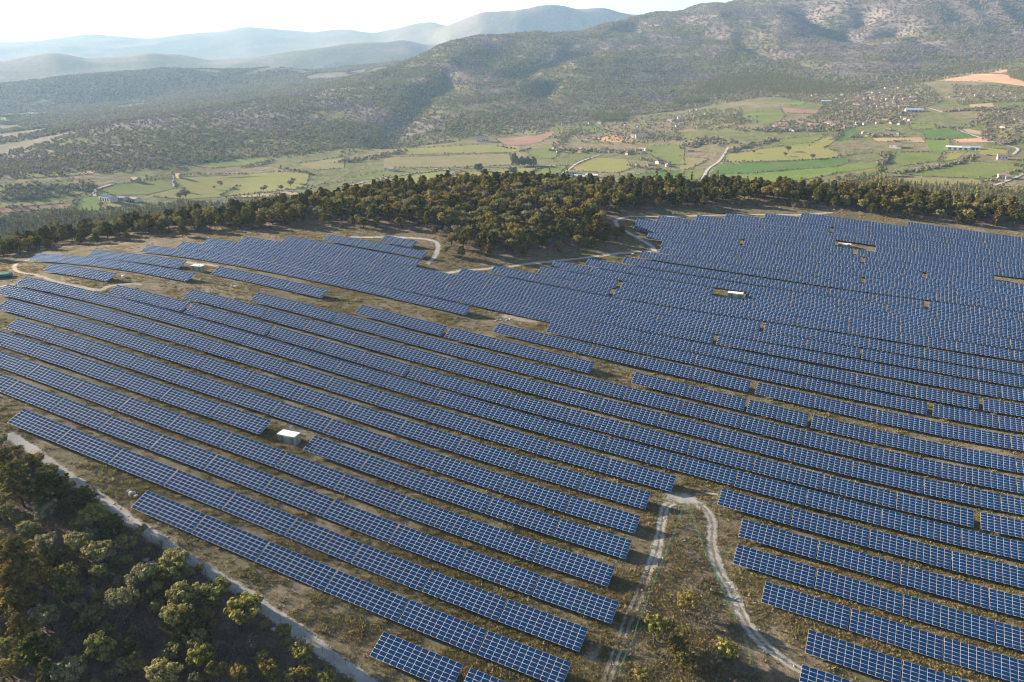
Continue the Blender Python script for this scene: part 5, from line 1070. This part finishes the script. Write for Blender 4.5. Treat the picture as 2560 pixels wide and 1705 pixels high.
for px in FIELD_PX:
    for a_, b_ in zip(px, px[1:]+px[:1]):
        if g_.random() < .62 and math.dist(a_, b_) > 12: hedge([a_, ((a_[0]+b_[0])/2+g_.uniform(-1, 1), (a_[1]+b_[1])/2+g_.uniform(-.5, .5)), b_], g_.uniform(4, 11), 1.6, .2, .75)
vill = D3([(560, 650), (900, 640), (1300, 620), (1560, 540), (1720, 600), (1800, 690), (1640, 770), (1560, 850), (1250, 845), (1100, 900), (600, 905), (560, 870), (900, 800), (980, 720), (760, 680)])
V2 = scatter_px(vill, 7500, 51); hed.append(np.c_[V2, rng.uniform(.5, 1.4, len(V2))])
for P, n, sd in ((D3([(60, 760), (420, 740), (440, 860), (250, 900), (0, 880)]), 900, 52), (D2([(1480, 800), (2355, 780), (2355, 960), (1900, 1000), (1500, 960)]), 1500, 53), (D3([(1850, 580), (2355, 600), (2355, 700), (1900, 720)]), 1100, 54), (D3([(2000, 740), (2355, 730), (2355, 980), (2150, 1000)]), 900, 55), (D1([(0, 1100), (1200, 1090), (1100, 1160), (0, 1230)]), 1500, 56), (D1([(0, 1280), (640, 1250), (640, 1300), (0, 1390)]), 500, 57), (D2([(0, 1000), (400, 960), (900, 870), (1400, 840), (1450, 900), (1050, 930), (500, 1010), (0, 1080)]), 1300, 58)):
    q = scatter_px(P, n, sd); hed.append(np.c_[q, rng.uniform(.35, 1.2, len(q))])
H_ = np.concatenate(hed); n = len(H_); s = H_[:, 3]*1.0; pk = rng.choice(6, n, p=[.24, .2, .2, .16, .1, .1])
stuff('hedgerow_trees', H_[:, :3], rng.random(n)*6.28, np.stack([s, s, s*rng.uniform(.8, 1.3, n)], 1), PG+PB, 'hedges and copses dividing the valley fields', 'hedge', pk); print('hedge trees', n)
# trees that stand alone in the fields
def lone(u, v, w, h, kd, lb, grp=None):
    c = fp(u, v); tree(kd, c[0], c[1], c[2]-.2, w/BASEW[kd], h/BASEH[kd], lb, grp)
for k in range(15):
    a = 1188+k*10.6; lone(*D2([(a, 1141-6*math.sin(k*1.7))])[0], 9+3*random.random(), (27 if k in (0, 1) else 15+7*abs(math.sin(k*2.3))), 'pine', 'dark cypress-like conifer in the tight clump between pastures', 'conifer clump between pastures')
for a, b in ((1168, 1188), (1183, 1190), (1198, 1188)): lone(*D2([(a, b)])[0], 13, 13, 'pineround', 'dark round tree of the small clump below the conifer clump', 'small round clump')
for a, b in ((935, 1172), (950, 1172), (962, 1170)): lone(*D2([(a, b)])[0], 13, 15, 'pineround', 'dark tree sheltering the shed by the long valley road', 'trees by the shed')
for a, b, w in ((1515, 1278, 12), (1262, 1312, 9), (1465, 1295, 7), (1275, 1362, 18), (1232, 1368, 14), (1800, 1315, 14), (1925, 1305, 12), (2012, 1255, 13), (1990, 1278, 13), (745, 1445, 9), (778, 1448, 9), (1060, 1440, 8)): lone(*D1([(a, b)])[0], w, w*.9, 'oakd', 'lone leafless-brown tree in the big yellow-green pasture', 'lone pasture trees')
for a, b, w in ((740, 1040, 16), (720, 1072, 12), (990, 1025, 12), (905, 1090, 13), (1375, 1205, 24), (1140, 1230, 14), (1085, 1250, 14), (1180, 1235, 13), (505, 1050, 10)): lone(*D3([(a, b)])[0], w, w*.85, 'oakd' if w != 24 else 'bright', 'golden round tree alone at the edge of the pale pasture' if w == 24 else 'lone brown tree in the valley crop land', None if w == 24 else 'lone crop land trees')

# ------------------------------------------------------------------ houses
HM = {'w0': pmat('cream_render', (.46, .38, .29), .9), 'w1': pmat('white_render', (.56, .51, .45), .9), 'w2': pmat('ochre_render', (.40, .29, .20), .9), 'r0': pmat('terracotta_tiles', (.27, .145, .095), .9), 'r1': pmat('weathered_tiles', (.25, .165, .125), .9), 'grey': pmat('sheet_roof', (.30, .33, .37), .5), 'solar': M['cells'], 'win': pmat('window_glass', (.05, .06, .07), .2)}
for k in ('r0', 'r1', 'w0', 'w2'):
    t = NT(HM[k]); b = tuple(t.b.inputs['Base Color'].default_value)[:3]; oi = t.new('ShaderNodeObjectInfo'); t.color(t.mix(oi.outputs['Random'], tuple(x*.75 for x in b), tuple(min(.9, x*1.2) for x in b)))
def house_meshes(L, D, H, rise, wk, rk, wing=False, win=True):
    w = MB(); r = MB(); g = MB()
    def body(cx, cy, L, D, H, rise):
        w.box((cx, cy, H/2-1), (L, D, H+2)); a, b, o_ = L/2, D/2, .4
        w.poly([(cx-a, cy-b, H), (cx-a, cy+b, H), (cx-a, cy, H+rise)]); w.poly([(cx+a, cy+b, H), (cx+a, cy-b, H), (cx+a, cy, H+rise)])
        k = rise/b*o_
        for s_ in (-1, 1):
            p = [(cx-a-o_, cy+s_*(b+o_), H-k), (cx+a+o_, cy+s_*(b+o_), H-k), (cx+a+o_, cy, H+rise), (cx-a-o_, cy, H+rise)]; q = [(x_, y_, z_+.25) for x_, y_, z_ in p]
            r.poly(q if s_ < 0 else q[::-1]); r.poly(p[::-1] if s_ < 0 else p)
            for i in range(4): r.poly([p[i], p[(i+1) % 4], q[(i+1) % 4], q[i]])
        if win:
            for fx in (-.3, .05, .33):
                for s_ in (-1, 1):
                    g.box((cx+fx*L, cy+s_*(D/2+.02), H*.5), (1.2, .08, 1.5))
    body(0, 0, L, D, H, rise)
    if wing: body(L*.32, -D*.55, L*.42, D*.8, H*.8, rise*.75)
    r.box((L*.28, D*.14, H+rise*.75+.6), (.8, .8, 1.6))
    return w.mesh('house_wall', [HM[wk]]), r.mesh('house_roof', [HM[rk]]), g.mesh('house_windows', [HM['win']])
HT = [house_meshes(13, 8, 4.2, 1.9, 'w0', 'r0'), house_meshes(15, 9, 5.6, 2.1, 'w0', 'r1', True), house_meshes(11, 8, 5.2, 1.8, 'w1', 'r0'), house_meshes(17, 9, 4.0, 2.0, 'w2', 'r0', True), house_meshes(12, 9, 6.2, 2.0, 'w2', 'r1'), house_meshes(19, 10, 5.5, 2.3, 'w1', 'r1', True)]
def house(u, v, ti, rz_, label, group, s=1.0, plan=None):
    c = fp(u, v) if plan is None else plan
    t = empty('house', (c[0], c[1], c[2]), (0, 0, rz_)); t.scale = (s, s, s); tag(t, label, 'house', group)
    w, r, g = HT[ti]; obj('wall', w, t); obj('roof', r, t); obj('windows', g, t); return t
HL = {0: 'cream single-storey house with terracotta roof', 1: 'cream two-storey house with weathered roof and a wing', 2: 'white two-storey house with terracotta roof', 3: 'ochre house with terracotta roof and a wing', 4: 'tall ochre house with weathered roof', 5: 'large white house with weathered roof and a wing'}
n_h = 0
core = scatter_px(D3([(1080, 690), (1300, 650), (1500, 640), (1650, 680), (1560, 760), (1300, 740), (1100, 720)]), 900, 61)
core = core[np.array(sorted(np.random.default_rng(2).choice(len(core), min(len(core), 95), replace=False)))]
for c in core: ti = random.choice([0, 1, 3, 4, 4, 5]); house(0, 0, ti, random.choice((0, 1.57))+random.uniform(-.3, .3), HL[ti]+' packed in the village centre', 'houses of the village centre', random.uniform(.7, 1.0), c); n_h += 1
out = [(scatter_px(D3([(560, 650), (900, 650), (1380, 560), (1560, 540), (1720, 610), (1400, 640), (1000, 690), (800, 680)]), 900, 62), 42, 'along the mountain foot'), (scatter_px(D3([(700, 830), (1200, 830), (1560, 800), (1600, 850), (1250, 870), (1000, 900), (580, 905)]), 900, 63), 62, 'of the estate below the village'),
       (scatter_px(D3([(60, 760), (420, 740), (440, 800), (100, 820)]), 500, 64), 10, 'among trees beyond the fields'), (scatter_px(D2([(1480, 820), (2330, 780), (2355, 900), (1980, 960), (1500, 960)]), 900, 65), 22, 'scattered among valley copses'), (scatter_px(D2([(1450, 1010), (2100, 1020), (2100, 1060), (1500, 1060)]), 500, 66), 22, 'of the hamlet by the straight road'),
       (scatter_px(D3([(1230, 900), (1490, 890), (1500, 930), (1250, 935)]), 300, 67), 9, 'above the tan stubble strip'), (scatter_px(D3([(1800, 640), (2350, 640), (2350, 690), (1900, 700)]), 500, 68), 14, 'along lane below ochre fields'), (scatter_px(D3([(2150, 760), (2355, 740), (2355, 900), (2200, 900)]), 300, 69), 6, 'on the rough pasture'), (scatter_px(D2([(1980, 1110), (2250, 1110), (2250, 1150), (2000, 1150)]), 200, 70), 5, 'in grove behind dark crop')]
for pts, n, where in out:
    if len(pts) == 0: continue
    for c in pts[np.random.default_rng(n).choice(len(pts), min(n, len(pts)), replace=False)]:
        ti = random.choice([0, 0, 1, 2, 2, 3, 5]); house(0, 0, ti, random.uniform(-.5, .5)+random.choice((0, 1.57)), HL[ti]+' '+where, 'houses '+where, random.uniform(.62, .92), c); n_h += 1
for (u, v), ti, s, lb in ((D1([(930, 1243)])[0], 1, 1.0, 'cream farmhouse at the lane behind the green meadow'), (D1([(1230, 1218)])[0], 4, 1.0, 'stone farmhouse above the big yellow-green pasture'), (D2([(340, 1168)])[0], 5, 1.1, 'white farm beside the long valley road'), (D2([(310, 1240)])[0], 1, 1.0, 'farm ruin in a ring of pale ground by the pasture'), (D2([(975, 968)])[0], 5, 1.7, 'long white farm building beside the red-brown field'), (D2([(960, 1172)])[0], 0, .8, 'small shed under dark trees by the long valley road'),
                          (D2([(2060, 945)])[0], 5, 1.5, 'big white house above the ochre field'), (D3([(2205, 1092)])[0], 2, 1.6, 'pinkish house alone beside the lane bend'), (D3([(1475, 1010)])[0], 5, 1.2, 'white farm above the bright green field'), (D3([(2210, 1222)])[0], 1, 1.1, 'low farm by the road in the right valley corner'), (D3([(75, 1040)])[0], 0, 1.1, 'cream house below the big copse'), (D2([(660, 1165)])[0], 0, .7, 'small stone hut beside the long valley road')):
    house(u, v, ti, random.uniform(-.4, .4), lb, None, s); n_h += 1
def barn(u, v, L, D, H, rz_, label, roof='grey', strips=0):
    c = fp(u, v); t = empty('barn', tuple(c), (0, 0, rz_)); tag(t, label, 'barn')
    w, r, g = house_meshes(L, D, H, D*.16, 'w1', roof, False, False); obj('wall', w, t); rf = obj('roof', r, t)
    for k in range(strips):
        x = -L/2+L*(k+.5)/strips; b = D/2+.1; rise = D*.16; an = math.atan2(rise, D/2)
        obj('roof_panel', MB().box((x, -D*.25, H+rise*.5+.42), (L/strips*.86, D*.46, .1), 0, Matrix.Rotation(an, 3, 'X')).mesh('roof_panel', [HM['solar']]), rf)
    for k in range(4): obj('door', MB().box((-L*.33+k*L*.22, -D/2-.05, H*.4), (L*.12, .1, H*.8)).mesh('barn_door', [HM['win']]), t)
barn(*D1([(745, 1372)])[0], 27, 14, 5.5, -.15, 'long barn with blue-grey roof panels beside bright green field', 'grey', 6)
barn(*D1([(835, 1368)])[0], 16, 10, 4, .1, 'low farm shed with tiled roof among bare trees', 'r1'); barn(*D1([(920, 1375)])[0], 18, 10, 4, -.1, 'stone farm range with weathered roof behind bare trees', 'r1')
barn(*D2([(1550, 1222)])[0], 30, 16, 5.5, -.2, 'wide shed with blue solar roof behind the ridge trees', 'grey', 6); barn(*D2([(1640, 1222)])[0], 26, 16, 5, -.1, 'grey-roofed shed next to the solar-roofed shed', 'grey'); barn(*D2([(1725, 1215)])[0], 24, 12, 5, .1, 'white low shed at the end of the row of sheds', 'w1'); barn(*D2([(1590, 1190)])[0], 20, 11, 5, .2, 'tiled farm range behind the sheds', 'r0')
barn(*D3([(1900, 1022)])[0], 44, 14, 4.5, -.1, 'long white building of the yard beside bright green field', 'w1'); barn(*D3([(1990, 1022)])[0], 34, 13, 4.5, .0, 'second white building of the yard beside bright green field', 'grey'); barn(*D3([(1000, 705)])[0], 30, 16, 6, .0, 'white hall with blue-grey roof at the village edge', 'grey'); barn(*D3([(1600, 765)])[0], 44, 20, 6, .1, 'large hall with greenish-grey roof below the village', 'grey')
print('houses', n_h)

# ------------------------------------------------------------------ haze
zmin = float(min(ZF.min(), GZ.min()))-1.0; zmax = float(ZF.max())+60
hb = mesh('haze', [(x_, y_, z_) for z_ in (zmin, zmax) for y_ in (-2500, 23000) for x_ in (-23000, 16000)], [(0, 2, 3, 1), (4, 5, 7, 6), (0, 1, 5, 4), (2, 6, 7, 3), (0, 4, 6, 2), (1, 3, 7, 5)])
hm = bpy.data.materials.new('haze_air'); hm.use_nodes = True; hn = hm.node_tree.nodes
for n_ in list(hn):
    if n_.type != 'OUTPUT_MATERIAL': hn.remove(n_)
pv = hn.new('ShaderNodeVolumePrincipled'); pv.inputs['Color'].default_value = (.50, .74, 1.0, 1); pv.inputs['Density'].default_value = HAZE_D; pv.inputs['Anisotropy'].default_value = .2
hm.node_tree.links.new(pv.outputs[0], next(n_ for n_ in hn if n_.type == 'OUTPUT_MATERIAL').inputs['Volume'])
hb.materials.append(hm)
ho = tag(obj('haze', hb), 'thin blue air haze filling the valley', 'haze', kind='stuff'); ho.display_type = 'WIRE'
